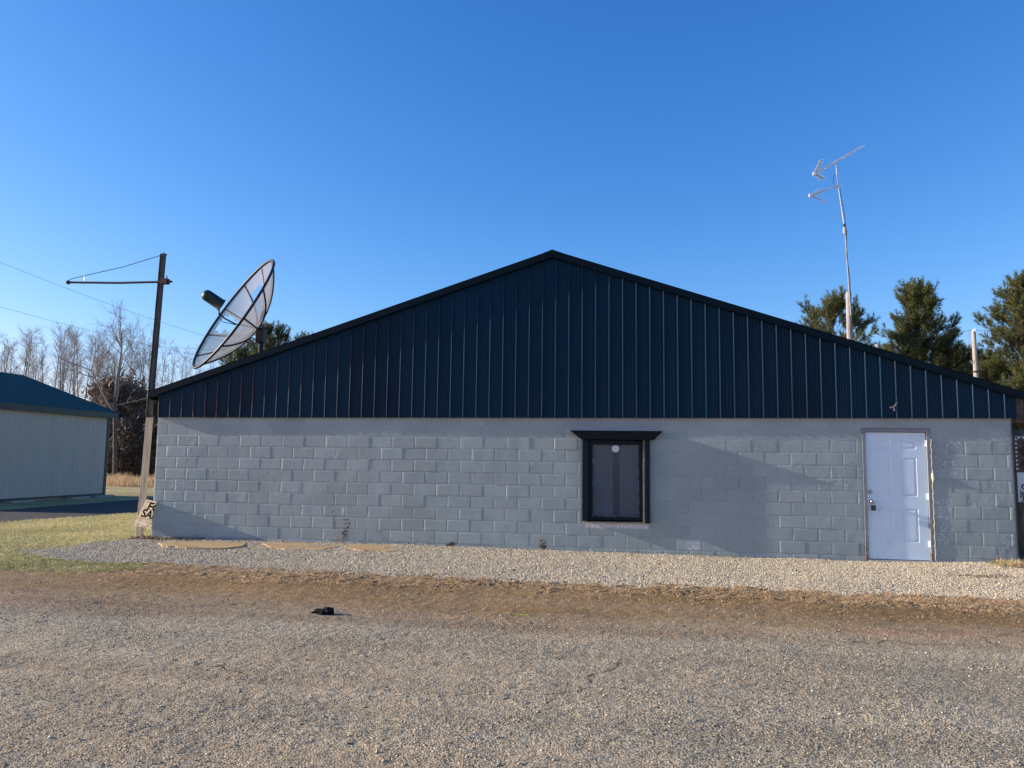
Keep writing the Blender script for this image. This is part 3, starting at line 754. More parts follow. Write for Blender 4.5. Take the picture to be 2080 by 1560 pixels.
# ------------------------------------------------------------------ sign pole with the hanging arm
pb, pt_ = at(283, 1095, .17), at(332.5, 517, .17)
PO = empty('sign_pole', (pb.x, .17, 0), 'tall leaning square sign pole with one long arm at the wall corner', 'pole')
def along(z): return pb + (pt_ - pb) * ((z - pb.z) / (pt_.z - pb.z))
mb = MB(); mb.bar(along(-.2), along(.66), .105, .10, up=(0, 1, 0)); mb.build('pole_foot', M['pole_wood'], PO, bevel=.006)
mb = MB(); mb.bar(along(.60), along(2.24), .095, .085, up=(0, 1, 0)); mb.build('lower_post', M['pole_wood'], PO, bevel=.006)
mb = MB(); mb.bar(along(2.24), along(pt_.z), .066, .075, up=(0, 1, 0))
mb.bar(along(2.24) + Vector((-.042, -.02, 0)), along(pt_.z - .01) + Vector((-.038, -.02, 0)), .014, .075, up=(0, 1, 0))
mb.build('upper_post', M['pole_dark'], PO, bevel=.004)
mb = MB(); mb.bar(along(2.215), along(2.255), .105, .096, up=(0, 1, 0)); mb.build('clamp_band', M['black'], PO)
mb = MB(); mb.tube([along(pt_.z - .01), along(pt_.z + .05)], .008, 6); mb.bar(along(pt_.z - .005), along(pt_.z + .012), .095, .085, up=(0, 1, 0)); mb.build('top_cap', M['pole_dark'], PO)
a0, a1 = at(138, 573.5, .02), at(349, 572, .02)
mid = (a0 + a1) / 2 + Vector((0, 0, -.018))
MB().tube([a0, mid, a1], .022, 12).build('arm', M['rust'], PO, smooth=False)
MB().tube([a0 + Vector((-.012, 0, 0)), a0 + Vector((.02, 0, 0))], .04, 12).build('arm_end', M['rust'], PO)
c1 = at(146, 566, .02); c2 = at(172, 560, .02); ctop = at(329, 518, .05)
cbl = MB().tube([a0 + Vector((.0, 0, .03)), c1, c2, (c2 + ctop) / 2 + Vector((0, 0, -.03)), ctop], .007, 6)
cbl.build('stay_cable', M['black'], PO)
ch = MB()
p = c2.copy()
for k in range(4):
    ch.tube([p, p + Vector((.004 * (-1) ** k, 0, -.045))], .007, 5); p = p + Vector((0, 0, -.042))
ch.build('hanger_link', M['galv'], PO)
pc = at(335.5, 572, .05)
MB().box(pc.x - .07, pc.x + .07, -.02, .09, pc.z - .05, pc.z + .05).tube([(pc.x + .05, .0, pc.z + .10), (pc.x + .07, 0, pc.z + .06)], .012, 6).build('arm_clamp', M['rust'], PO)

# ------------------------------------------------------------------ satellite dish standing behind the left eave
YD = 4.5
Lv = Vector(R3[:, 0]); Uv = -Vector(R3[:, 1]); 
rc_ = at(474, 636, YD); dtop = at(553, 529, YD); dbot = at(395, 743, YD)
toC = (Vector(CAM) - rc_).normalized()
major = (dtop - dbot); RAD = major.length / 2; major.normalize()
perp = major.cross(toC).normalized()
if perp.x > 0: perp = -perp                          # up-left, in the image plane
th = math.radians(8.5)
ax = (perp * math.cos(th) + toC * math.sin(th)).normalized()     # dish axis, from vertex to feed
major = (major - ax * major.dot(ax)).normalized()
sidev = ax.cross(major).normalized()
DEPTH = .40 * RAD
vert = rc_ - ax * DEPTH
def dp(r, q, lift=0.0):
    return vert + ax * (DEPTH * (r / RAD) ** 2 + lift) + (major * math.cos(q) + sidev * math.sin(q)) * r
D = empty('satellite_dish', (rc_.x + .85, YD, 0), 'large old black mesh satellite dish with torn panels behind the left eave', 'satellite dish')
NG = 12
q0 = math.radians(9)
far_s = 1 if sidev.dot(toC) < 0 else -1
for gI in range(NG):
    qa = q0 + gI * 2 * math.pi / NG; qb = qa + 2 * math.pi / NG
    qm = (qa + qb) / 2; cq, fs = math.cos(qm), math.sin(qm) * far_s
    torn_up = fs > 0 and .3 < cq < .75; torn_low = fs > 0 and -.7 < cq < -.25; torn_side = fs > 0 and .0 < cq < .3
    nr, nq = 14, 10; V = []; F = []
    for i in range(nr + 1):
        for j in range(nq + 1):
            V.append(dp(.10 + (RAD - .10) * i / nr, qa + (qb - qa) * j / nq))
    for i in range(nr):
        for j in range(nq):
            f_r, f_q = (i + .5) / nr, (j + .5) / nq
            jag = .10 * math.sin(i * 2.1 + j * 1.3)
            if torn_up and f_r > .22 and f_q > .30 + jag * .8 and not (f_r > .82): continue       # torn away
            if torn_up and f_r <= .22 and f_q > .6: continue
            if torn_low and .45 < f_r < .90 and .12 + jag * .5 < f_q < .80 + jag: continue
            if torn_side and f_r < .75 and f_q < .12: continue
            a = i * (nq + 1) + j; F.append((a, a + 1, a + nq + 2, a + nq + 1))
    mb = MB(); mb.add(V, F); mb.build('mesh_panel', M['mesh'], D, smooth=True)
    MB().tube([dp(.08 + (RAD - .08) * i / 10, qa, -.010) for i in range(11)], [.024] * 11, 6).build('rib', M['dish_metal'], D)
rim = MB(); N_ = 72
pts = [dp(RAD, 2 * math.pi * k / N_) for k in range(N_ + 1)]
rim.tube(pts, .034, 8, cap=False); rim.build('rim', M['dish_rim'], D, smooth=True)
hb = MB(); lathe(hb, vert - ax * .03, ax, [(0, .14), (.05, .14), (.055, .0001)], 20); hb.build('hub_plate', M['dish_metal'], D)
focal = RAD * RAD / (4 * DEPTH)
fpos = vert + ax * (focal * .98)
fe = MB(); lathe(fe, fpos - ax * .02, ax, [(0, .0001), (.001, .155), (.03, .16), (.035, .145), (.40, .142), (.46, .130), (.51, .09), (.53, .0001)], 24)
fe.build('feed_cover', M['feed_green'], D, smooth=True)
hook = MB(); side_o = (-toC * .1 + major * -.45).normalized()
hk = [vert, vert + ax * .25 - major * .10, vert + ax * (focal * .45) - major * .20, vert + ax * (focal * .72) - major * .23, vert + ax * (focal * .90) - major * .20, vert + ax * (focal * .97) - major * .10]
hook.tube(hk, .020, 8); hook.build('feed_arm', M['dish_metal'], D, smooth=True)
cab = MB(); cab.tube([hk[4] - major * .03, hk[3] - major * .10 + toC * .02, hk[2] - major * .02, hk[1] + toC * .03, vert + ax * .05], .010, 6); cab.build('feed_cable', M['black'], D)
mp = at(533.5, 716, YD); mt_ = at(531, 680, YD)
MB().tube([(mt_.x, YD, -.2), (mt_.x, YD, mt_.z)], .062, 14).build('mount_pole', M['dish_metal'], D)
mk = MB(); vv = vert - ax * .03; mj = Vector((mt_.x, YD, mt_.z))
mk.bar(vv, mj + Vector((0, 0, .10)), .16, .14); mk.box(mj.x - .10, mj.x + .10, YD - .1, YD + .1, mj.z - .20, mj.z + .14)
mk.bar(mj + Vector((.06, 0, .12)), vv + major * .15, .05).bar(mj + Vector((0, 0, -.15)), vv - major * .28, .035)
mk.tube([mj + Vector((.02, -.08, -.22)), vv - major * .42 - ax * .0], .022, 8)
mk.build('mount_bracket', M['dish_metal'], D)
MB().tube([dp(RAD, math.pi * 1.0) + Vector((.10, 0, .0)), dp(RAD, math.pi) + Vector((.12, 0, -.6))], .004, 5).build('loose_wire', M['black'], D)

# ------------------------------------------------------------------ antenna mast on its wooden post
YA = 9.0
pbm = at(1725.5, 690, YA)
A = empty('antenna_post', (pbm.x, YA, 0), 'weathered wooden post holding a tall thin antenna mast behind the roof', 'antenna')
ptm = at(1723.5, 594, YA)
MB().tube([(pbm.x, YA, -.3), (pbm.x, YA, 3), (ptm.x, YA, ptm.z)], [.10, .085, .072], 14).build('wooden_post', M['grey_pole'], A)
j0 = at(1728.5, 640, YA - .1); j1 = at(1717, 472, YA - .1); j2 = at(1697, 327, YA - .1)
MB().tube([(j0.x, YA - .1, j0.z), j1], .022, 10).build('lower_mast', M['galv'], A)
MB().tube([j1, at(1704, 385, YA - .1), j2], .017, 10).build('upper_mast', M['alum'], A)
MB().tube([at(1715.6, 460, YA - .1), at(1716, 467, YA - .1), at(1716.6, 476, YA - .1)], [.03, .055, .05], 12).build('rotator', M['concrete'], A)
MB().tube([at(1715, 455, YA - .1), at(1715.5, 461, YA - .1)], .04, 10).build('clamp', M['black'], A)
cx_ = MB().tube([at(1706, 382, YA - .14), at(1714, 430, YA - .15), at(1719.5, 470, YA - .15), at(1720, 520, YA - .14), at(1726, 560, YA - .14), at(1728, 600, YA - .16)], .008, 5)
cx_.tube([at(1696, 352, YA - .12), at(1692.5, 362, YA - .12), at(1693, 375, YA - .12)], .006, 5)
cx_.build('coax_cable', M['black'], A)
def yagi(name, boom_a, boom_b, n, el_len, arms, els_arm, label, boom_r=.019, mat=None, seed=1):
    rr_ = random.Random(seed)
    Y = empty(name, (boom_b.x, boom_b.y, boom_b.z), label, 'antenna')
    MB().tube([boom_a, boom_b], boom_r, 8).build('boom', M['alum'], Y)
    d = (boom_b - boom_a).normalized(); across = Vector((.30, -.95, -.10)).normalized()
    for k in range(n):
        p = boom_a + (boom_b - boom_a) * ((k + .5) / n); l = el_len * rr_.uniform(.8, 1.1)
        tw = across + Vector((rr_.uniform(-.1, .1), 0, rr_.uniform(-.15, .15)))
        MB().tube([p - tw * l / 2 + Vector((0, 0, -.012)), p + tw * l / 2 + Vector((0, 0, -.012))], .0032, 5).build('element', M['alum'] if mat is None else mat, Y)
    for (e_, wd) in arms:
        MB().bar(boom_a, e_, wd, .02, up=across).build('reflector_arm', M['alum'], Y)
        for k in range(els_arm):
            p = boom_a + (e_ - boom_a) * ((k + 1) / els_arm); l = el_len * 1.15
            MB().tube([p - across * l / 2, p + across * l / 2], .0032, 5).build('element', M['alum'] if mat is None else mat, Y)
    MB().box(boom_a.x - .05, boom_a.x + .04, boom_a.y - .03, boom_a.y + .03, boom_a.z - .045, boom_a.z + .045).build('feed_box', M['white_plastic'], Y, bevel=.006)
    return Y
ya = YA - .1
yagi('yagi_antenna', at(1655, 353, ya), at(1750.5, 297.5, ya), 18, .34, [(at(1668, 326, ya), .06), (at(1672, 363.5, ya), .06)], 4, 'bright upper corner reflector antenna on top of the mast', seed=3)
yagi('yagi_antenna', at(1647, 397, ya), at(1704, 376.5, ya), 11, .42, [(at(1681, 412, ya), .014), (at(1662, 385, ya), .012)], 4, 'dull lower antenna clamped halfway up the mast, below the bright one', mat=M['galv'], seed=5)

# utility pole on the right
U0 = at(1983, 766, 17); U1 = at(1977.5, 673, 17)
U = empty('utility_pole', (U0.x, 17, 0), 'pale wooden utility pole between the pines on the right', 'utility pole')
MB().tube([(U0.x + .05, 17, -.3), (U0.x, 17, U0.z), U1], [.11, .085, .07], 14).build('pole', M['grey_pole'], U)
MB().tube([U1, U1 + Vector((0, 0, .07))], .035, 8).tube([U1 + Vector((.02, -.1, -.02)), U1 + Vector((.02, -.1, .09))], .02, 8).build('insulator', M['white_plastic'], U)
bp = at(1980, 735, 16.9)
MB().tube([bp, bp + Vector((-.10, -.05, .06)), bp + Vector((-.2, -.05, .04))], .012, 6).tube([bp + Vector((0, 0, -.03)), bp + Vector((-.12, -.05, -.06)), bp + Vector((-.18, -.05, -.02))], .012, 6).build('cable_bracket', M['galv'], U)
MB().box(bp.x - .02, bp.x + .12, 16.86, 17.10, bp.z - .38, bp.z - .33).build('steel_band', M['black'], U)

def wire(p0, p1, sag, label, r=.012):
    pts = []
    for k in range(25):
        f = k / 24; p = p0.lerp(p1, f); p.z -= sag * 4 * f * (1 - f); pts.append(p)
    o = MB().tube(pts, r, 5).build('power_line', M['black'], None)
    tag(o, label, 'power line', 'overhead wires')
wire(at(-60, 508, 16), at(560, 722, 36), .35, 'upper thin overhead wire crossing behind the sign pole to the dish', .007)
wire(at(-60, 606, 18), at(470, 735, 40), .2, 'lower thin overhead wire in front of the bare trees on the left', .007)
wire(at(300, 702, 46), at(600, 715, 46), .1, 'short faint wire seen between the sign pole and the dish', .012)
wire(at(1800, 690, 22), U1 + Vector((0, 0, .06)), .10, 'faint wire running from the left to the top of the utility pole', .007)
wire(U1 + Vector((0, 0, .06)), at(2160, 676, 12), .05, 'faint wire running from the utility pole top out to the right', .006)

# ------------------------------------------------------------------ stump with two signs right of the wall
stp = at(2086, 1135, .42)
SX = 6.50
T_ = empty('tree_stump', (SX, .55, 0), 'grey sawn off tree stump with mossy top at the right wall corner', 'stump')
mb = MB(); pts = []; rs = []
for k in range(15):
    z = -.2 + k * 2.30 / 14
    pts.append((SX + .02 * math.sin(k * .9), .55, z)); rs.append(.255 - .004 * k + (.07 if k < 2 else 0) + .012 * math.sin(k * 2.3) - (.06 if k == 14 else 0))
mb.tube(pts, rs, 28)
t = NT('stump_wood', .9, .15)
n1 = t.noise(5, 6, .6, vec=t.map((7, 7, .5)))
moss = t.ramp(t.sep()[2], [(0.0, 0.0), (1.0, 1.0)])
mz = t.math('MULTIPLY', t.math('SUBTRACT', t.sep()[2], 1.98), 6.0, clamp=True)
cA = t.ramp(n1, [(.3, (.12, .10, .085)), (.55, (.27, .24, .20)), (.75, (.38, .34, .29))])
t.col(t.mix(t.math('MULTIPLY', mz, t.noise(9, 5)), cA, (.26, .28, .12))); t.bump(n1, .02); 
so_ = mb.build('trunk', t.m, T_, smooth=True)
# upper sign: brown painted board with white scalloped border
s1 = empty('painted_sign', (6.50, .24, 1.43), 'brown painted board with white scalloped border, upper of two signs on the stump', 'sign')
x0, x1, z0, z1 = 6.165, 6.86, 1.425, 1.992
MB().box(x0, x1, .235, .255, z0, z1).build('board', simple('weathered_grey_board', (.11, .095, .08), .85, .2, var=.45, scale=25), s1)
br = MB(); nbp = 40; ring = []
for k in range(nbp):
    q = 2 * math.pi * k / nbp; r0 = 1 + .10 * math.sin(q * 7) + .06 * math.sin(q * 11 + 1)
    cxr = max(-1, min(1, 1.25 * math.cos(q))) * .26 * r0; czr = max(-1, min(1, 1.25 * math.sin(q))) * .215 * r0
    ring.append((6.52 + cxr, z0 + .27 + czr))
br.add([(x, .231, z) for x, z in ring] + [(x, .2345, z) for x, z in ring], [tuple(range(nbp))] + [(k, (k + 1) % nbp, nbp + (k + 1) % nbp, nbp + k) for k in range(nbp)])
br.build('brown_panel', simple('brown_paint', (.075, .028, .018), .7, .3, var=.3), s1)
bo = MB()
def tooth(cx, cz, dx, dz):
    n = (-dz, dx); w_ = .018
    a = (cx - dx * w_, cz - dz * w_); b2 = (cx + dx * w_, cz + dz * w_); c2_ = (cx + dx * w_ * .6 + n[0] * .03, cz + dz * w_ * .6 + n[1] * .03); d2_ = (cx - dx * w_ * .6 + n[0] * .03, cz - dz * w_ * .6 + n[1] * .03)
    q = [a, b2, c2_, d2_]
    bo.add([(x, .230, z) for x, z in q] + [(x, .2345, z) for x, z in q], [(0, 1, 2, 3), (0, 4, 5, 1), (1, 5, 6, 2), (2, 6, 7, 3), (3, 7, 4, 0)])
for k in range(8): tooth(x0 + .012, z0 + .05 + k * .067, 0, -1); tooth(x1 - .012, z0 + .05 + k * .067, 0, 1)
for k in range(9): tooth(x0 + .07 + k * .07, z1 - .010, -1, 0)
bo.box(x0, x0 + .008, .230, .2345, z0, z1).box(x0, x1, .230, .2345, z1 - .008, z1)
bo.build('white_border', M['white_plastic'], s1)
lt = MB().bar((6.305, .228, 1.665), (6.43, .228, 1.49), .045, .005, up=(0, 1, 0)).bar((6.43, .228, 1.49), (6.54, .228, 1.69), .045, .005, up=(0, 1, 0)).bar((6.34, .228, 1.88), (6.50, .228, 1.92), .03, .005, up=(0, 1, 0))
lt.build('lettering', simple('pinkish_white_paint', (.70, .58, .58), .6, .3, var=.1), s1)
# lower sign: white real estate panel
s2 = empty('yard_sign', (6.45, .23, .95), 'white panel with Ca, Jami and 32, lower of two signs on the stump', 'sign')
x0, x1, z0, z1 = 6.185, 6.80, .952, 1.418
MB().box(x0, x1, .232, .240, z0, z1).build('panel', M['white_plastic'], s2)
lg = MB().box(6.315, 6.43, .2285, .2315, 1.315, 1.395); lgo = lg.build('logo', simple('navy_ink', (.02, .035, .10), .5, .3, var=.1), s2)
rg = MB().tube([(6.372 + .030 * math.cos(a), .2275, 1.355 + .030 * math.sin(a)) for a in [math.radians(x) for x in range(50, 330, 20)]], .006, 6); rg.tube([(6.372, .2275, 1.345), (6.405, .2275, 1.345)], .005, 6)
rg.build('logo_mark', M['white_plastic'], s2)
def st2(s_, sz, x, z, **k): put_text('lettering', s_, sz, Vector((x, .2305, z)), (1, 0, 0), (0, 0, 1), M['ink'], s2, **k)
st2('Ca', .125, 6.235, 1.150, bold=.004, xscale=1.0)
st2('Jami', .130, 6.215, 1.055, bold=.003, xscale=.62)
st2('32', .105, 6.225, .965, bold=.004, xscale=1.25)
MB().box(6.27, 6.33, .2300, .2315, 1.265, 1.270).build('small_print', M['faint'], s2)

# ------------------------------------------------------------------ green roofed shed at the left
SHX = -19.05; SY0, SY1 = 5.0, 13.2
H_ = None
ev = at(242, 840, 13.5)
EX = ev.x                                           # eave line
EZ = ev.z
rg_ = at(45, 762, 13.5); RGX, RGZ = rg_.x, rg_.z
print('shed', EX, EZ, RGX, RGZ)
SH = empty('shed', (RGX, 9, 0), 'pale grey shed with green metal roof on the left', 'shed')
BX = 2 * RGX - SHX
wl_ = MB()
ribn = int((SY1 - SY0) / .2286)
V = []; F = []
pts = [(SY0)]
yy = SY0; zt = EZ - .10 + (EX - SHX) * .41
for k in range(ribn):
    for dy, dx in ((0, 0), (.010, .008), (.03, .008), (.040, 0), (.12, 0), (.128, .002), (.136, .002), (.144, 0)):
        V += [(SHX + dx, yy + dy, .10), (SHX + dx, yy + dy, zt)]
    yy += .2286
V += [(SHX, SY1, .10), (SHX, SY1, zt)]
for i in range(len(V) // 2 - 1): F.append((2 * i, 2 * i + 2, 2 * i + 3, 2 * i + 1))
wl_.add(V, F)
def gend(y0_, y1_):
    vs = [(x, y, z) for y in (y0_, y1_) for x, z in ((SHX - .02, .1), (BX + .02, .1), (BX + .02, zt), (RGX, RGZ - .12), (SHX - .02, zt))]
    wl_.add(vs, [(0, 1, 2, 3, 4), (9, 8, 7, 6, 5), (0, 5, 6, 1), (1, 6, 7, 2), (2, 7, 8, 3), (3, 8, 9, 4), (4, 9, 5, 0)])
gend(SY0, SY0 + .1); gend(SY1 - .1, SY1 - .002)
wl_.box(BX, BX + .05, SY0 + .1, SY1 - .1, .1, zt)
wl_.build('wall', M['shed_wall'], SH)
pit = (RGZ - EZ) / (EX - RGX)
for sg_, e in ((1, EX), (-1, 2 * RGX - EX)):
    mb = MB(); ya_, yb_ = SY0 - .3, 13.5
    V = []; F = []; yy = ya_; prof = []
    while yy < yb_ - .05:
        for dy, dz in ((0, 0), (.012, .022), (.04, .022), (.052, 0), (.13, 0), (.136, .006), (.15, .006), (.156, 0)):
            if yy + dy < yb_: prof.append((yy + dy, dz))
        yy += .2286
    prof.append((yb_, 0))
    for (y, dz) in prof: V += [(e, y, EZ + dz), (RGX, y, RGZ + dz), (e, y, EZ - .035)]
    for i in range(len(prof) - 1):
        a = 3 * i; c = a + 3; F += [(a, c, c + 1, a + 1), (a, a + 2, c + 2, c)]
    mb.add(V, F); mb.add([(e, ya_, EZ - .03), (RGX, ya_, RGZ - .03), (RGX, yb_, RGZ - .03), (e, yb_, EZ - .03)], [(0, 1, 2, 3)])
    mb.build('roof', M['shed_roof'], SH)
    tm = MB().box(min(e, e - sg_ * .02), max(e, e - sg_ * .02), ya_, yb_, EZ - .20, EZ - .036)
    tm.add([(e, yb_ + .002, EZ - .16), (RGX, yb_ + .002, RGZ - .12), (RGX, yb_ + .002, RGZ + .02), (e, yb_ + .002, EZ + .02), (e, yb_ - .03, EZ - .16), (RGX, yb_ - .03, RGZ - .12), (RGX, yb_ - .03, RGZ + .026), (e, yb_ - .03, EZ + .026)], [(0, 1, 2, 3), (4, 7, 6, 5), (3, 2, 6, 7), (0, 4, 5, 1), (0, 3, 7, 4)])
    tm.box(min(SHX, e) if sg_ > 0 else min(BX, e), max(SHX, e) - .02 if sg_ > 0 else max(BX, e), SY0, SY1, EZ - .20, EZ - .19)
    tm.build('eave_trim', M['shed_trim'], SH)
MB().box(SHX - .02, SHX + .03, SY1 - .10, SY1 + .012, .05, zt - .02).build('corner_trim', M['shed_trim'], SH)
MB().box(SHX - .05, SHX + .022, SY0, SY1 + .004, .06, .12).build('base_trim', M['shed_trim'], SH)
MB().box(BX, SHX - .06, SY0 + .1, SY1 - .05, -.1, .11).build('foundation', M['concrete'], SH)
for y_, x_o in ((8.9, .08), (11.6, .04), (12.9, .05)):
    MB().box(SHX + .06, SHX + .26 + x_o, y_ - .45, y_ + .45, -.05, .055).build('splash_block', M['concrete'], SH, bevel=.01)

# ------------------------------------------------------------------ trees
class Tree:
    """collects wood tubes as numpy friendly lists"""
    def __init__(s, seed): s.r = random.Random(seed); s.trunk = MB(); s.crown = MB(); s.tips = []
    def limb(s, mb, p, d, length, r0, r1, segs, n, wob, up=0.0):
        pts = [p.copy()]; rs = [r0]; d = d.normalized()
        for i in range(segs):
            d = (d + Vector((s.r.gauss(0, wob), s.r.gauss(0, wob), s.r.gauss(0, wob) + up))).normalized()
            p = p + d * (length / segs); pts.append(p.copy()); rs.append(r0 + (r1 - r0) * (i + 1) / segs)
        mb.tube(pts, rs, n, cap=False)
        return pts, d
def aim(r, d, spread):
    a = d.orthogonal().normalized(); b_ = d.cross(a); q = r.uniform(0, 2 * math.pi)
    return (d * math.cos(spread) + (a * math.cos(q) + b_ * math.sin(q)) * math.sin(spread)).normalized()
def aspen(seed, H=11.0, first=.42, nb=26, spread=.75, blen=1.9, tr=.075, twigs=5, lean=.01):
    T = Tree(seed); r = T.r
    pts, _ = T.limb(T.trunk, Vector((0, 0, -.2)), Vector((r.gauss(0, .02), r.gauss(0, .02), 1)), H * .97, tr, .010, 14, 6, .014, .0)
    for k in range(nb):
        f = first + (1 - first) * (k / nb) ** .9
        i = min(len(pts) - 2, int(f * (len(pts) - 1))); fr_ = f * (len(pts) - 1) - i
        p = pts[i].lerp(pts[i + 1], fr_)
        d = aim(r, Vector((0, 0, 1)), spread * r.uniform(.7, 1.15))
        L = blen * (1.15 - f * .75) * r.uniform(.6, 1.2)
        b1, _ = T.limb(T.crown, p, d, L, .016 * (1.3 - f), .005, 4, 4, .05, .05)
        for j in range(6):
            q = b1[r.randint(1, 4)]; d2 = aim(r, (b1[-1] - b1[0]).normalized(), r.uniform(.35, .75))
            b2, _ = T.limb(T.crown, q, d2, L * r.uniform(.3, .6), .006, .0035, 2, 3, .08, .08)
            for l in range(twigs):
                q2 = b2[r.randint(0, 2)]; d3 = aim(r, d2, r.uniform(.3, .9))
                T.limb(T.crown, q2, d3, r.uniform(.18, .5), .0042, .0022, 1, 3, .1, .05)
    return T
def finish(T, nameT, nameC, bark, twig):
    def mk(mb, nm, mat):
        me = bpy.data.meshes.new(nm); me.from_pydata(mb.v, [], mb.f); me.update(); me.materials.append(mat)
        me.polygons.foreach_set('use_smooth', [True] * len(me.polygons)); return me
    return mk(T.trunk, nameT, bark), mk(T.crown, nameC, twig)
def plant(name, meshes, loc, sc, rz, label, cat, group=None, scz=None):
    e = bpy.data.objects.new(name, None); COL.objects.link(e); e.location = loc; e.rotation_euler = (0, 0, rz)
    e.scale = (sc, sc, scz or sc); tag(e, label, cat, group)
    for nm, me in meshes:
        o = bpy.data.objects.new(nm, me); COL.objects.link(o); o.parent = e
    return e
protos = []
for s in range(7):
    T = aspen(100 + s, first=[.5, .44, .55, .48, .56, .42, .5][s], nb=[18, 21, 15, 19, 16, 22, 19][s], twigs=4, spread=[.7, .6, .8, .75, .65, .6, .85][s], tr=[.07, .085, .06, .075, .065, .08, .07][s])
    protos.append(finish(T, 'trunk', 'crown', M['bark_pale'] if s % 2 else M['bark_grey'], M['twig']))
def gpos(u, Y):
    p = at(u, 940, Y); return Vector((p.x, Y, 0))
def ztop(u, v, Y): return at(u, v, Y).z
tr_rnd = random.Random(5)
# (photo column, height row, depth)
left_row = [(-8, 690, 54), (2, 680, 51), (20, 676, 57), (32, 668, 52), (74, 690, 56), (98, 690, 52), (112, 700, 60), (133, 672, 57), (145, 664, 53), (166, 680, 60), (183, 690, 55), (192, 668, 57), (210, 680, 57), (270, 668, 60), (283, 690, 53), (314, 700, 59), (320, 690, 62), (14, 690, 52), (40, 660, 50), (52, 668, 55), (8, 712, 60), (68, 672, 53), (82, 720, 58), (105, 662, 50), (118, 668, 56), (128, 655, 52), (138, 650, 49), (150, 690, 60), (160, 658, 51), (170, 700, 57), (178, 668, 49), (188, 655, 53), (196, 700, 60), (26, 700, 62), (92, 735, 63), (60, 700, 60), (205, 662, 55), (215, 690, 60),
            (262, 690, 58), (275, 680, 55), (288, 700, 61), (297, 672, 54), (306, 690, 57), (328, 676, 56), (340, 705, 60), (252, 720, 63), (225, 720, 64),
            (360, 700, 60), (372, 735, 58), (385, 712, 62), (350, 738, 64), (398, 742, 60), (410, 690, 66), (430, 720, 62)]
for i, (u, v, dpt) in enumerate(left_row):
    Y = dpt - 13.1
    p = gpos(u - (940 - v) * .05, Y); H = ztop(u, v, Y)
    if u < 220:
        gr = 'bare trees behind the shed'
        lb_ = ('slender bare tree behind the shed ridge at the left edge' if u < 34 else 'slender bare tree above the upper part of the shed roof slope'
               if u < 100 else 'slender bare tree above the middle of the shed roof slope' if u < 150 else 'slender bare tree above the lower part of the shed roof slope' if u < 190 else 'slender bare tree just left of the large forked bare tree')
    elif u < 345: lb_, gr = 'slender bare tree behind the undergrowth between the shed and the sign pole', 'bare trees beside the sign pole'
    else: lb_, gr = 'thin bare tree seen between the sign pole and the satellite dish', 'bare trees left of the dish'
    tm, cm = protos[tr_rnd.randrange(7)]
    plant('bare_tree', (('trunk', tm), ('crown', cm)), p, H / 11.0, tr_rnd.uniform(0, 6.28), lb_, 'tree', gr)
# thin saplings filling in between, farther back: reads as one mass
def woodland(name, u0, u1, n, ya_, yb_, label, hmin, hmax, seed):
    r = random.Random(seed); V = []; F = []
    def stick(p, q, w_):
        b0 = len(V); s_ = Vector((w_, 0, 0)); s2_ = Vector((w_ * .3, w_ * .9, 0))
        V.extend([p - s_, p + s_, p + s2_, q - s_ * .4, q + s_ * .4, q + s2_ * .4]); F.extend([(b0, b0 + 1, b0 + 4, b0 + 3), (b0 + 1, b0 + 2, b0 + 5, b0 + 4), (b0 + 2, b0, b0 + 3, b0 + 5)])
    for k in range(n):
        Y = r.uniform(ya_, yb_); p = gpos(r.uniform(u0, u1), Y); H = r.uniform(hmin, hmax)
        top = p + Vector((r.gauss(0, .3), r.gauss(0, .3), H)); stick(p, top, r.uniform(.015, .04))
        for j in range(26):
            f = r.uniform(.2, 1); q = p.lerp(top, f); d = aim(r, Vector((0, 0, 1)), r.uniform(.4, 1.1)); L = r.uniform(.5, 1.5) * (1.2 - f * .6)
            e = q + d * L; stick(q, e, .008)
            for l in range(4):
                q2 = q.lerp(e, r.uniform(.2, 1)); stick(q2, q2 + aim(r, d, .7) * r.uniform(.2, .6), .005)
    o = link(name, np_mesh(name, np.array([tuple(v) for v in V]), np.array(F)), M['twig'])
    tag(o, label, 'woodland', kind='stuff')
woodland('woodland', -40, 440, 190, 52, 72, 'grey brown mass of bare saplings behind the shed', 3.5, 8.5, 1)
woodland('woodland', 440, 680, 45, 50, 60, 'bare twigs of far saplings above the left roof slope', 9, 12.5, 2)
woodland('woodland', 1750, 2120, 110, 42, 60, 'bare twigs of far saplings between the pines', 5, 12.5, 3)
# the big bare tree with forks and buds
T = Tree(78); r = T.r
pts, _ = T.limb(T.trunk, Vector((0, 0, -.2)), Vector((.0, 0, 1)), 6.4, .19, .13, 10, 10, .006, .02)
crv = []
def grow(mb, p, d, L, r0, lvl):
    b1, dd = T.limb(mb, p, d, L, r0, r0 * .45, 6, 6 if lvl < 2 else 3, .085, .035)
    if lvl >= 3:
        T.tips.extend(b1[2:]); return
    n = [7, 8, 6][lvl]
    for j in range(n):
        q = b1[r.randint(1, 6)]
        grow(T.crown, q, aim(r, (b1[-1] - b1[0]).normalized(), r.uniform(.45, .95)), L * r.uniform(.42, .62), r0 * .42, lvl + 1)
grow(T.crown, pts[-1], Vector((.12, 0, 1)), 4.4, .115, 0)
grow(T.crown, pts[-3], Vector((-.55, .1, 1)), 3.9, .085, 0)
grow(T.crown, pts[-2], Vector((.35, -.1, 1)), 3.9, .07, 0)
grow(T.crown, pts[-2], Vector((1, .1, .3)), 2.4, .045, 1)
grow(T.crown, pts[-3], Vector((-1.0, .1, .6)), 2.4, .045, 1)
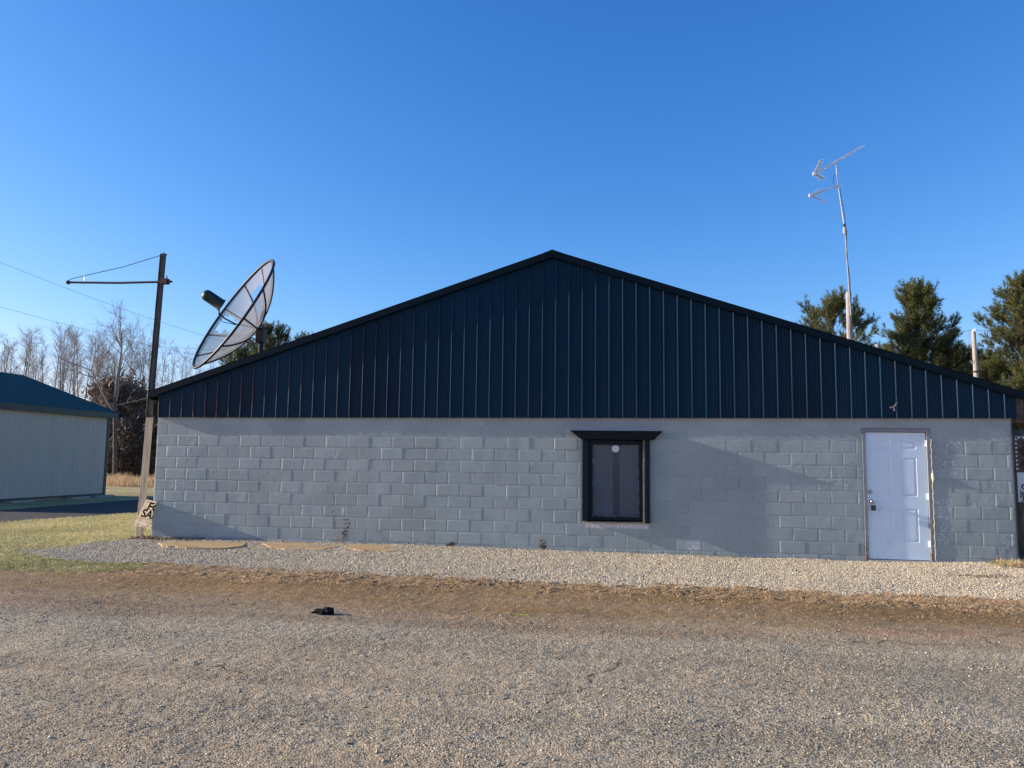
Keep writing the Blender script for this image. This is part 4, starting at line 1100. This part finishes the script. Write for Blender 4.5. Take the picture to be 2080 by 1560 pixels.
for q in T.tips:
    for l in range(2):
        o_ = q + Vector((r.gauss(0, .03), r.gauss(0, .03), r.gauss(0, .03))); a = aim(r, Vector((0, 0, 1)), 1.2) * r.uniform(.02, .045); b_ = aim(r, Vector((0, 0, 1)), 1.2) * .03
        T.crown.add([o_, o_ + a, o_ + b_], [(0, 1, 2)])
bt = finish(T, 'trunk', 'crown', M['bark_grey'], M['twig'])
zt_all = max(v[2] for v in T.crown.v); Yb = 31.5
plant('bare_tree', (('trunk', bt[0]), ('crown', bt[1])), gpos(236, Yb), ztop(236, 608, Yb) / zt_all, .3, 'large forked bare tree right of the shed, thickest trunk of the left wood', 'tree').rotation_euler = (0, -.055, .3)

# pines
def pine(seed, H, base, rad, shape, dens=1.0, levels=None):
    r = random.Random(seed); T = Tree(seed)
    pts, _ = T.limb(T.trunk, Vector((0, 0, -.2)), Vector((0, 0, 1)), H * .97, .17 * H / 10, .02, 12, 8, .012, .01)
    shoots = []
    n = int((H - base) / .44 * dens)
    for k in range(n):
        z = base + (H - base) * (k + .3) / n; f = (z - base) / (H - base)
        i = min(11, max(0, int((z + .2) / (H * .97) * 12))); c = pts[i].lerp(pts[i + 1], max(0, min(1, (z + .2) / (H * .97) * 12 - i)))
        for j in range(7):
            q = r.uniform(0, 6.283); L = rad * shape(f) * r.choice((.55, .8, 1.0, 1.15, 1.3))
            el = .15 + .75 * f + r.uniform(-.15, .2)
            d = Vector((math.cos(q) * math.cos(el), math.sin(q) * math.cos(el), math.sin(el)))
            b1, _ = T.limb(T.trunk if False else T.crown, c, d, L, .028 * (1.15 - f), .010, 4, 4, .06, .05)
            ns = max(5, int(L * 8.5))
            for m_ in range(ns):
                g_ = min(.999, .42 + .58 * (m_ + r.random()) / ns); seg = min(3, int(g_ * 4)); pp = b1[seg].lerp(b1[seg + 1], g_ * 4 - seg)
                d2 = aim(r, d, r.uniform(.3, 1.0)); d2.z += .25; d2.normalize()
                L2 = r.uniform(.15, .55) * (1.2 - .5 * g_)
                b2, e2 = T.limb(T.crown, pp, d2, L2, .009, .005, 2, 3, .08, .12)
                shoots.append((b2[-1], (e2 + Vector((0, 0, .45))).normalized()))
                if r.random() < .5: shoots.append((b2[1], (aim(r, e2, .8) + Vector((0, 0, .4))).normalized()))
            shoots.append((b1[-1], (d + Vector((0, 0, .6))).normalized()))
    for j in range(6): shoots.append((pts[-1] + Vector((0, 0, -.1 * j)), aim(r, Vector((0, 0, 1)), .1 + .1 * j)))
    # needles: brushes of thin triangles round each shoot
    NN = 52
    S0 = np.array([tuple(s_[0]) for s_ in shoots]); D0 = np.array([tuple(s_[1]) for s_ in shoots])
    g = np.random.default_rng(seed); m_ = len(S0)
    A = np.cross(D0, np.array([.3, .5, .81])); A /= np.linalg.norm(A, axis=1)[:, None]; Bv = np.cross(D0, A)
    ln_ = g.uniform(.22, .40, (m_, 1)); tt = g.uniform(0, 1, (m_, NN)); qq = g.uniform(0, 6.283, (m_, NN))
    org = S0[:, None, :] + D0[:, None, :] * (tt * ln_)[..., None]
    rad_ = np.cos(qq)[..., None] * A[:, None, :] + np.sin(qq)[..., None] * Bv[:, None, :]
    dirn = rad_ * .75 + D0[:, None, :] * .75; nl = g.uniform(.10, .19, (m_, NN, 1))
    tip = org + dirn * nl
    wv = np.cross(dirn, g.normal(0, 1, (m_, NN, 3))); wv /= (np.linalg.norm(wv, axis=2)[..., None] + 1e-9); wv *= .0088
    V = np.stack([org - wv, org + wv, tip], 2).reshape(-1, 3); F = np.arange(len(V)).reshape(-1, 3)
    tint = np.repeat(np.clip(g.normal(.45, .22, m_), 0, 1), NN * 3)
    nme = np_mesh('needles', V, F, tint); nme.materials.append(M['needle'])
    tm, cm = finish(T, 'trunk', 'crown', M['pine_bark'], M['pine_bark'])
    # one crown mesh: branches + needles
    cv = np.array(T.crown.v); cf = T.crown.f
    quads_ = np.array([f_ for f_ in cf if len(f_) == 4]); tris = np.concatenate([quads_[:, [0, 1, 2]], quads_[:, [0, 2, 3]]])
    me = np_mesh('crown', np.concatenate([V, cv]), np.concatenate([F, tris + len(V)]), np.concatenate([tint, np.zeros(len(cv))]))
    me.materials.append(M['needle']); me.materials.append(M['pine_bark'])
    mi = np.zeros(len(F) + len(tris), dtype=np.int32); mi[len(F):] = 1; me.polygons.foreach_set('material_index', mi)
    bpy.data.meshes.remove(nme)
    return tm, me
dome = lambda f: max(0.1, (1 - f ** 2.4)) ** .6 * .9 + .08
cone = lambda f: (1 - f) ** .75 * .9 + .12
egg = lambda f: math.sin(math.pi * min(1, (.22 + .78 * f))) ** .8 * .85 + .15
broad = lambda f: (1 - f ** 2.2) * .9 + .12
def place_pine(u, v, Y, half_px, label, seed, shape, base_f=.25, group=None, dens=1.0):
    H = ztop(u, v, Y) - .62; rad = half_px / 1562 * (Y + 13.1)
    ms = pine(seed, H, H * base_f, rad, shape, dens)
    plant('pine_tree', (('trunk', ms[0]), ('crown', ms[1])), gpos(u, Y), 1.0, 0.0, label, 'tree', group)
place_pine(1718, 590, 21, 92, 'rounded open pine behind the antenna post', 301, dome, .35, dens=1.0)
place_pine(1885, 568, 23, 108, 'tall pointed pine midway between the antenna post and the utility pole', 302, cone, .18, dens=1.5)
place_pine(2072, 550, 20, 128, 'largest pine at the right edge behind the utility pole', 303, cone, .12, dens=1.5)
place_pine(1798, 690, 27, 50, 'low small pine in the gap right of the antenna post', 304, broad, .1)
place_pine(1955, 690, 26, 62, 'dark low pine just left of the utility pole', 305, broad, .1)
place_pine(2020, 700, 28, 60, 'low pine in the shade right of the utility pole', 306, broad, .1)
place_pine(547, 655, 27, 66, 'pine top rising right behind the mount of the dish', 307, dome, .3)
place_pine(604, 672, 29, 46, 'small pine top right of the dish above the roof slope', 308, dome, .3)
place_pine(480, 702, 28, 64, 'low pine below the dish bowl', 309, dome, .3)
place_pine(661, 661, 33, 16, 'tiny pine tip peeping over the left roof slope', 310, cone, .3)

# undergrowth: cedars and brush
def bush(seed, H, R_, n, mat, leaf=.05, twig_mat=None, erect=.3):
    g = np.random.default_rng(seed)
    # clumps in an uneven column
    k = 46; cz = g.uniform(.08, 1, k) ** .8 * H; cr = R_ * np.sqrt(g.uniform(0, 1, k)) * (1.05 - (cz / H) ** 1.6 * .75); ca = g.uniform(0, 6.283, k)
    cc = np.stack([np.cos(ca) * cr, np.sin(ca) * cr, cz], 1); sz = g.uniform(.18, .42, k) * R_ * .55
    id_ = g.integers(0, k, n); c = cc[id_] + g.normal(0, 1, (n, 3)) * sz[id_][:, None]
    c[:, 2] = np.clip(c[:, 2], 0.02, None)
    d = g.normal(0, 1, (n, 3)); d[:, 2] += erect; d /= np.linalg.norm(d, axis=1)[:, None]
    wv = np.cross(d, g.normal(0, 1, (n, 3))); wv /= np.linalg.norm(wv, axis=1)[:, None]
    l = g.uniform(.6, 1.6, (n, 1)) * leaf
    V = np.stack([c - wv * l * .22, c + wv * l * .22, c + d * l * 1.6], 1).reshape(-1, 3)
    tint = np.repeat(np.clip(g.normal(.5, .2, k)[id_] + g.normal(0, .1, n), 0, 1), 3)
    me = np_mesh('foliage', V, np.arange(3 * n).reshape(-1, 3), tint); me.materials.append(mat)
    T = Tree(seed); 
    for j in range(9):
        T.limb(T.trunk, Vector((0, 0, -.1)), Vector((g.normal(0, .35), g.normal(0, .35), 1)), H * .9, .035, .008, 6, 5, .12, .0)
    tm, _ = finish(T, 'stem', 'x', twig_mat or M['bark_grey'], M['twig'])
    return tm, me
bsh = [bush(1, 5, 1.7, 15000, M['cedar'], .10), bush(2, 4.2, 1.6, 13000, M['brush'], .16, erect=.1), bush(3, 5.5, 1.4, 15000, M['cedar'], .09), bush(4, 3.5, 1.7, 12000, M['brush'], .15)]
bushes = [(232, 795, 36, 3, 0, 'dark spiky cedar bush just right of the shed roof'), (252, 800, 38, 1, 1, 'tangled brown brush clump behind the large bare tree'),
          (272, 812, 36, 0, 2, 'olive cedar bush between the large bare tree and the sign pole'), (298, 806, 37, 2, 3, 'tall cedar bush right behind the sign pole'),
          (318, 815, 39, 0, 4, 'cedar bush showing in the gap between sign pole and block wall'), (243, 868, 34, 3, 5, 'low brown brush at the foot of the shed corner'),
          (285, 850, 35, 1, 6, 'brown tangled brush low beside the sign pole'), (262, 880, 33.5, 3, 7, 'low brown brush right of the large tree trunk'), (312, 870, 34, 1, 8, 'low brush at the left edge of the block wall'),
          (205, 850, 40, 0, 9, 'cedar bush hidden mostly by the shed corner'), (340, 830, 40, 2, 10, 'cedar bush hidden mostly by the block wall corner')]
for (u, v, Y, bi, s_, lb_) in bushes:
    hh = [5, 4.2, 5.5, 3.5][bi]; H = ztop(u, v, Y)
    plant('bush', (('stem', bsh[bi][0]), ('foliage', bsh[bi][1])), gpos(u, Y), H / hh, s_ * 1.3, lb_, 'bush', 'undergrowth beyond the shed')

# ------------------------------------------------------------------ loose stones (numpy built, one mesh each)
def stones(name, X, Y, size, mat, label, seed, flat=.65):
    g = np.random.default_rng(seed); n = len(X)
    base = np.array([[1, 0, 0], [-1, 0, 0], [0, 1, 0], [0, -1, 0], [0, 0, 1], [0, 0, -1]], dtype=float)
    f = np.array([[0, 2, 4], [2, 1, 4], [1, 3, 4], [3, 0, 4], [2, 0, 5], [1, 2, 5], [3, 1, 5], [0, 3, 5]])
    P_ = base[None] * g.uniform(.6, 1.25, (n, 6, 1)) + g.normal(0, .22, (n, 6, 3))
    P_ *= np.array([1, .85, flat])
    q = g.uniform(0, 6.283, n); c, s = np.cos(q)[:, None], np.sin(q)[:, None]
    tx = g.normal(0, .35, n)[:, None]
    x = P_[..., 0] * c - P_[..., 1] * s; y = P_[..., 0] * s + P_[..., 1] * c; z = P_[..., 2] + x * tx * .5
    sz = size[:, None]
    Z0 = height(X, Y)
    V = np.stack([X[:, None] + x * sz, Y[:, None] + y * sz, Z0[:, None] + z * sz + sz * .18], -1).reshape(-1, 3)
    F = (f[None] + (np.arange(n) * 6)[:, None, None]).reshape(-1, 3)
    tint = np.repeat(np.clip(g.normal(.45, .25, n), 0, 1), 6)
    o = link(name, np_mesh(name, V, F, tint), mat); tag(o, label, 'gravel', kind='stuff')
def scatter(n, x0, x1, y0_, y1_, keep):
    X = rng.uniform(x0, x1, n); Y = rng.uniform(y0_, y1_, n); k = keep(X, Y); return X[k], Y[k]
X, Y = scatter(170000, -9.6, 6.6, -3.6, .15, lambda x, y: ((zone(x, y) == Z_GRAVEL) & ~((x > XL) & (x < XR) & (y > -.02))) | ((zone(x, y) != Z_GRAVEL) & (rng.uniform(0, 1, len(x)) < .10) & (y < -.1)))
stones('loose_gravel', X, Y, rng.uniform(.005, .0115, len(X)) * np.where(rng.uniform(0, 1, len(X)) < .05, 1.6, 1), M['palestone'], 'pale crushed stones loose on the gravel strip by the wall', 5)
# road chips: denser close to the camera
X1, Y1 = scatter(70000, -4.6, 3.4, -10.4, -7.2, lambda x, y: np.abs(x + .6) < 1.6 + (y + 10.9) * .9)
X2, Y2 = scatter(90000, -8.5, 6.0, -7.2, -4.9, lambda x, y: (zone(x, y) == Z_ROAD) | (rng.uniform(0, 1, len(x)) < .12))
X = np.concatenate([X1, X2]); Y = np.concatenate([Y1, Y2])
dn_ = vnoise(X, Y, .8, 60) * .5 + vnoise(X, Y, .2, 61) * .5; k = rng.uniform(0, 1, len(X)) < np.clip((dn_ - .25) * 1.9, .08, 1)
X, Y = X[k], Y[k]
stones('road_stones', X, Y, rng.uniform(.0025, .0070, len(X)) * np.where(rng.uniform(0, 1, len(X)) < .02, 2.0, 1), M['stone'], 'brown and grey stone chips loose on the road', 6, flat=.6)

# ------------------------------------------------------------------ grass blades and dead stems (one mesh each)
def blades(name, X, Y, L, mat, label, cat, seed, flat=.0, width=.003, tint_mu=.5, tint_f=None):
    g = np.random.default_rng(seed); n = len(X)
    q = g.uniform(0, 6.283, n); lean = np.clip(g.normal(flat, .35, n), -1.4, 1.45)
    d = np.stack([np.sin(lean) * np.cos(q), np.sin(lean) * np.sin(q), np.cos(lean)], 1)
    d[:, 2] = np.abs(d[:, 2]) + .05
    o = np.stack([X, Y, height(X, Y) - .002 + (g.uniform(0, .012, n) if flat > .8 else 0)], 1)
    sidev_ = np.stack([-np.sin(q + g.normal(0, .6, n)), np.cos(q), np.zeros(n)], 1) * width
    mid_ = o + d * L[:, None] * .55; bend = np.stack([np.cos(q), np.sin(q), -.4 * np.ones(n)], 1) * (L * .22)[:, None]
    tip = o + d * L[:, None] + bend
    tip[:, 2] = np.maximum(tip[:, 2], o[:, 2] + .002)
    V = np.stack([o - sidev_, o + sidev_, mid_ + sidev_ * .7, mid_ - sidev_ * .7, tip], 1).reshape(-1, 3)
    b_ = (np.arange(n) * 5)[:, None]
    F = np.concatenate([b_ + [0, 1, 2], b_ + [0, 2, 3], b_ + [3, 2, 4]])
    tv = g.normal(tint_mu, .2, n) if tint_f is None else tint_f(X, Y) + g.normal(0, .15, n)
    ob = link(name, np_mesh(name, V, F, np.repeat(np.clip(tv, 0, 1), 5)), mat); tag(ob, label, cat, kind='stuff')
lt_f = lambda x, y: .25 + .75 * vnoise(x, y, 1.1, 70) * .6 + .3 * np.clip((y + 1) / 9, 0, 1)
X, Y = scatter(150000, -13.5, -8.0, -3.9, 7.5, lambda x, y: (zone(x, y) == Z_LAWN) & (x < -8.55 + np.clip(-y, 0, 4) * .6) & (rng.uniform(0, 1, len(x)) < .25 + .9 * vnoise(x, y, .6, 71)))
blades('lawn_grass', X, Y, rng.uniform(.02, .055, len(X)), M['grass'], 'short mixed green and straw grass left of the building', 'grass', 8, .5, .0035, tint_f=lt_f)
X, Y = scatter(14000, -8.6, -5.9, -4.1, -2.9, lambda x, y: (zone(x, y) == Z_LAWN) & (rng.uniform(0, 1, len(x)) < .2 + vnoise(x, y, .35, 72)))
blades('verge_grass', X, Y, rng.uniform(.015, .045, len(X)), M['grass'], 'low greener grass patch at the left end of the gravel', 'grass', 9, .5, .003, tint_mu=.12)
X, Y = scatter(260000, -8.2, 6.5, -4.9, -2.9, lambda x, y: (rng.uniform(0, 1, len(x)) < np.where(zone(x, y) == Z_THATCH, np.clip((vnoise(x, y, .33, 73) * .6 + vnoise(x, y, .11, 74) * .5 - .52) * 4, .06, 1), np.where(zone(x, y) == Z_DIRT, .10 * vnoise(x, y, .3, 77), .012))))
blades('dead_grass', X, Y, rng.uniform(.015, .055, len(X)), M['dry'], 'flattened dead straw coloured grass on the verge', 'dry grass', 10, 1.38, .0026, tint_mu=.5)
X, Y = scatter(26000, -26, -8, 18, 32, lambda x, y: (zone(x, y) == Z_LAWN) & (x < -19 + 0 * y + 8) & (y > 20 + 3 * vnoise(x, y, 2, 80)))
X, Y = X - (Y - 19) * .75, Y
blades('tall_dry_grass', X, Y, rng.uniform(.15, .8, len(X)) * (.2 + .75 * vnoise(X, Y, 1.2, 81)), M['dry'], 'tall dry grass at the edge of the wood beyond the shed', 'dry grass', 11, .15, .012, tint_mu=.35)
X, Y = scatter(900, 5.3, 6.6, -.75, .15, lambda x, y: (x > 5.75 - .5 * (y < -.2)) & (y < -.03))
X2, Y2 = scatter(2600, 5.65, 6.9, -.55, .2, lambda x, y: ~((x < 6.07) & (y > -.03)))
blades('weed_clump', X2, Y2, rng.uniform(.03, .13, len(X2)), M['dry'], 'straw and green weeds heaped at the right wall corner', 'weeds', 12, .9, .004, tint_mu=.6)
X, Y = scatter(900, 5.5, 6.9, -.55, .2, lambda x, y: ~((x < 6.07) & (y > -.03)))
blades('green_weeds', X, Y, rng.uniform(.03, .12, len(X)), M['grass'], 'green weeds growing among the straw at the right wall corner', 'weeds', 13, .6, .004, tint_mu=.1)
# leaf litter along the foot of the wall
def litter(name, X, Y, s_, label, seed):
    g = np.random.default_rng(seed); n = len(X)
    c = np.stack([X, Y, height(X, Y) + g.uniform(.002, .03, n)], 1)
    a = g.normal(0, 1, (n, 3)); a[:, 2] *= .5; a /= np.linalg.norm(a, axis=1)[:, None]
    b_ = np.cross(a, g.normal(0, 1, (n, 3))); b_ /= np.linalg.norm(b_, axis=1)[:, None]
    L = s_[:, None]
    V = np.stack([c - a * L, c - b_ * L * .5, c + a * L, c + b_ * L * .5 + np.array([0, 0, .004])], 1).reshape(-1, 3); V[:, 2] = np.maximum(V[:, 2], np.repeat(height(X, Y), 4) + .001)
    o = link(name, np_mesh(name, V, np.arange(4 * n).reshape(-1, 4), np.repeat(g.uniform(0, 1, n), 4)), M['deadleaf']); tag(o, label, 'leaves', kind='stuff')
X, Y = scatter(1300, -8.75, -7.3, -.35, -.02, lambda x, y: rng.uniform(0, 1, len(x)) < np.clip((-7.2 - x) / 1.2, .1, 1) * np.clip(1 + y * 2.2, .05, 1))
litter('leaf_litter', X, Y, rng.uniform(.012, .035, len(X)), 'dead leaves blown against the left end of the block wall', 14)
X, Y = scatter(900, -7.3, 6.0, -.16, -.01, lambda x, y: vnoise(x, y * 0, .5, 90) > .45)
litter('wall_foot_debris', X, Y, rng.uniform(.005, .016, len(X)), 'scattered dry bits along the foot of the block wall', 15)
X, Y = scatter(2600, -8, 6.4, -6.4, -3.0, lambda x, y: rng.uniform(0, 1, len(x)) < np.where((zone(x, y) == Z_ROAD), .10, .8))
litter('scattered_leaves', X, Y, rng.uniform(.006, .016, len(X)), 'small dead leaves and chips scattered over verge and dirt track', 16)
X, Y = scatter(320, 4.3, 5.4, -1.75, -1.35, lambda x, y: np.hypot((x - 4.85) / .5, (y + 1.55) / .14) < 1)
litter('leaf_patch', X, Y, rng.uniform(.01, .022, len(X)), 'reddish dead leaves lying on the gravel below the door side', 17)

# ------------------------------------------------------------------ small things
def dry_weed(name, u, v0, v1, seed, label, spread=.25, n=5):
    r = random.Random(seed); p = at(u, v0, -.06); H = at(u, v1, -.06).z
    e = empty(name, (p.x, -.06, 0), label, 'weed')
    st_, lf = MB(), MB()
    for k in range(n):
        d = Vector((r.gauss(0, spread), -.08 * r.random(), 1)).normalized(); pts = [Vector((p.x + r.gauss(0, .01), -.06, -.01))]
        L = H * r.uniform(.6, 1.05)
        for i in range(6):
            d = (d + Vector((r.gauss(0, .12), r.gauss(0, .03), 0))).normalized(); pts.append(pts[-1] + d * L / 6)
        for q in pts: q.y = min(q.y, -.02)
        st_.tube(pts, [.0035 - .0004 * i for i in range(7)], 5)
        for i in range(3, 7):
            for l in range(3):
                a = Vector((r.gauss(0, 1), -abs(r.gauss(0, .3)), r.gauss(0, .6))).normalized() * r.uniform(.015, .04); b_ = Vector((-a.z, -.002, a.x)) * .35
                q = pts[i]; lf.add([q, q + a * .5 + b_, q + a, q + a * .5 - b_], [(0, 1, 2, 3)])
    st_.build('stem', M['dry'], e); lf.build('leaf', M['deadleaf'], e)
dry_weed('dry_weed', 690, 1097, 1030, 1, 'tall dead weed standing against the middle of the left half wall', .30, 5)
dry_weed('dry_weed', 1103, 1112, 1096, 2, 'short pale weed at the wall foot left of the window', .25, 6)
dry_weed('dry_weed', 918, 1108, 1100, 3, 'tiny dead weed at the wall foot, left of the short pale weed', .4, 5)
def sheet(pts_px, label, seed):
    r = random.Random(seed); ring = []
    P0 = [CAM + (R3 @ np.array([u - 1040., v - 780., 1562.])) * ((-.0 + .035 - 1.49) / (R3 @ np.array([u - 1040., v - 780., 1562.]))[2]) for u, v in pts_px]
    for i in range(len(P0)):
        a, b_ = P0[i], P0[(i + 1) % len(P0)]
        for k in range(8):
            q = a + (b_ - a) * k / 8; ring.append((q[0] + r.gauss(0, .012), min(q[1] + r.gauss(0, .012), -.03)))
    n = len(ring); mb = MB()
    zt = .037
    mb.add([(x, y, zt + .006 * math.sin(x * 4)) for x, y in ring] + [(x, y, -.03) for x, y in ring], [tuple(range(n)), tuple(range(n, 2 * n))[::-1]] + [(k, (k + 1) % n, n + (k + 1) % n, n + k) for k in range(n)])
    o = mb.build('plywood_sheet', M['ply'], None); tag(o, label, 'board', 'tan sheets in the gravel along the wall')
sheet([(322, 1101), (420, 1100), (500, 1102), (492, 1109), (455, 1113), (380, 1112), (330, 1109)], 'leftmost tan plywood sheet lying in the gravel by the wall', 1)
sheet([(530, 1103), (640, 1103), (690, 1105), (680, 1111), (650, 1116), (580, 1115), (545, 1111)], 'middle tan plywood sheet lying in the gravel by the wall', 2)
sheet([(702, 1106), (780, 1107), (842, 1108), (815, 1115), (788, 1120), (735, 1118), (700, 1113)], 'rightmost tan plywood sheet lying in the gravel by the wall', 3)
# dark clod on the road edge
bm = bmesh.new(); bmesh.ops.create_icosphere(bm, subdivisions=4, radius=1.0)
for v in bm.verts:
    n_ = v.co.normalized(); q = 1 + .35 * (float(vnoise(n_.x * 2 + 5, n_.y * 2 + n_.z, .45, 91)) - .5) * 2 + .25 * (float(vnoise(n_.x * 5, n_.y * 5 + n_.z * 3, .6, 92)) - .5)
    v.co = Vector((n_.x * .105 * q, n_.y * .05 * q, n_.z * .034 * q + (.012 if n_.x > .2 else 0)))
me = bpy.data.meshes.new('dark_clod'); bm.to_mesh(me); bm.free()
o = link('dark_clod', me, simple('tarry_black', (.012, .011, .014), .8, .2, var=.5, scale=30, bump=.01, bscale=60), None, smooth=False)
o.location = (-2.86, -5.84, .02); tag(o, 'black crumpled clod lying at the road edge', 'debris')
# yellow paint marks
ym = MB(); r = random.Random(4)
for (x, y, l, w_) in ((-1.28, -5.47, .12, .012), (-1.14, -5.485, .10, .02), (-1.04, -5.52, .12, .025)):
    n = 10; top = [(x + l * k / n, y + w_ * .5 + r.gauss(0, .004)) for k in range(n + 1)]; bot = [(x + l * k / n, y - w_ * .5 + r.gauss(0, .004)) for k in range(n + 1)][::-1]
    ring = top + bot; m_ = len(ring)
    ym.add([(a, b_, float(height(np.array([a]), np.array([b_]))[0]) + .006) for a, b_ in ring], [(k, k + 1, m_ - 2 - k, m_ - 1 - k) for k in range(n)])
o = ym.build('paint_mark', simple('yellow_paint', (.62, .58, .06), .6, .3, var=.15), None); tag(o, 'faded yellow paint mark on the dirt at the road edge', 'paint mark', kind='structure')
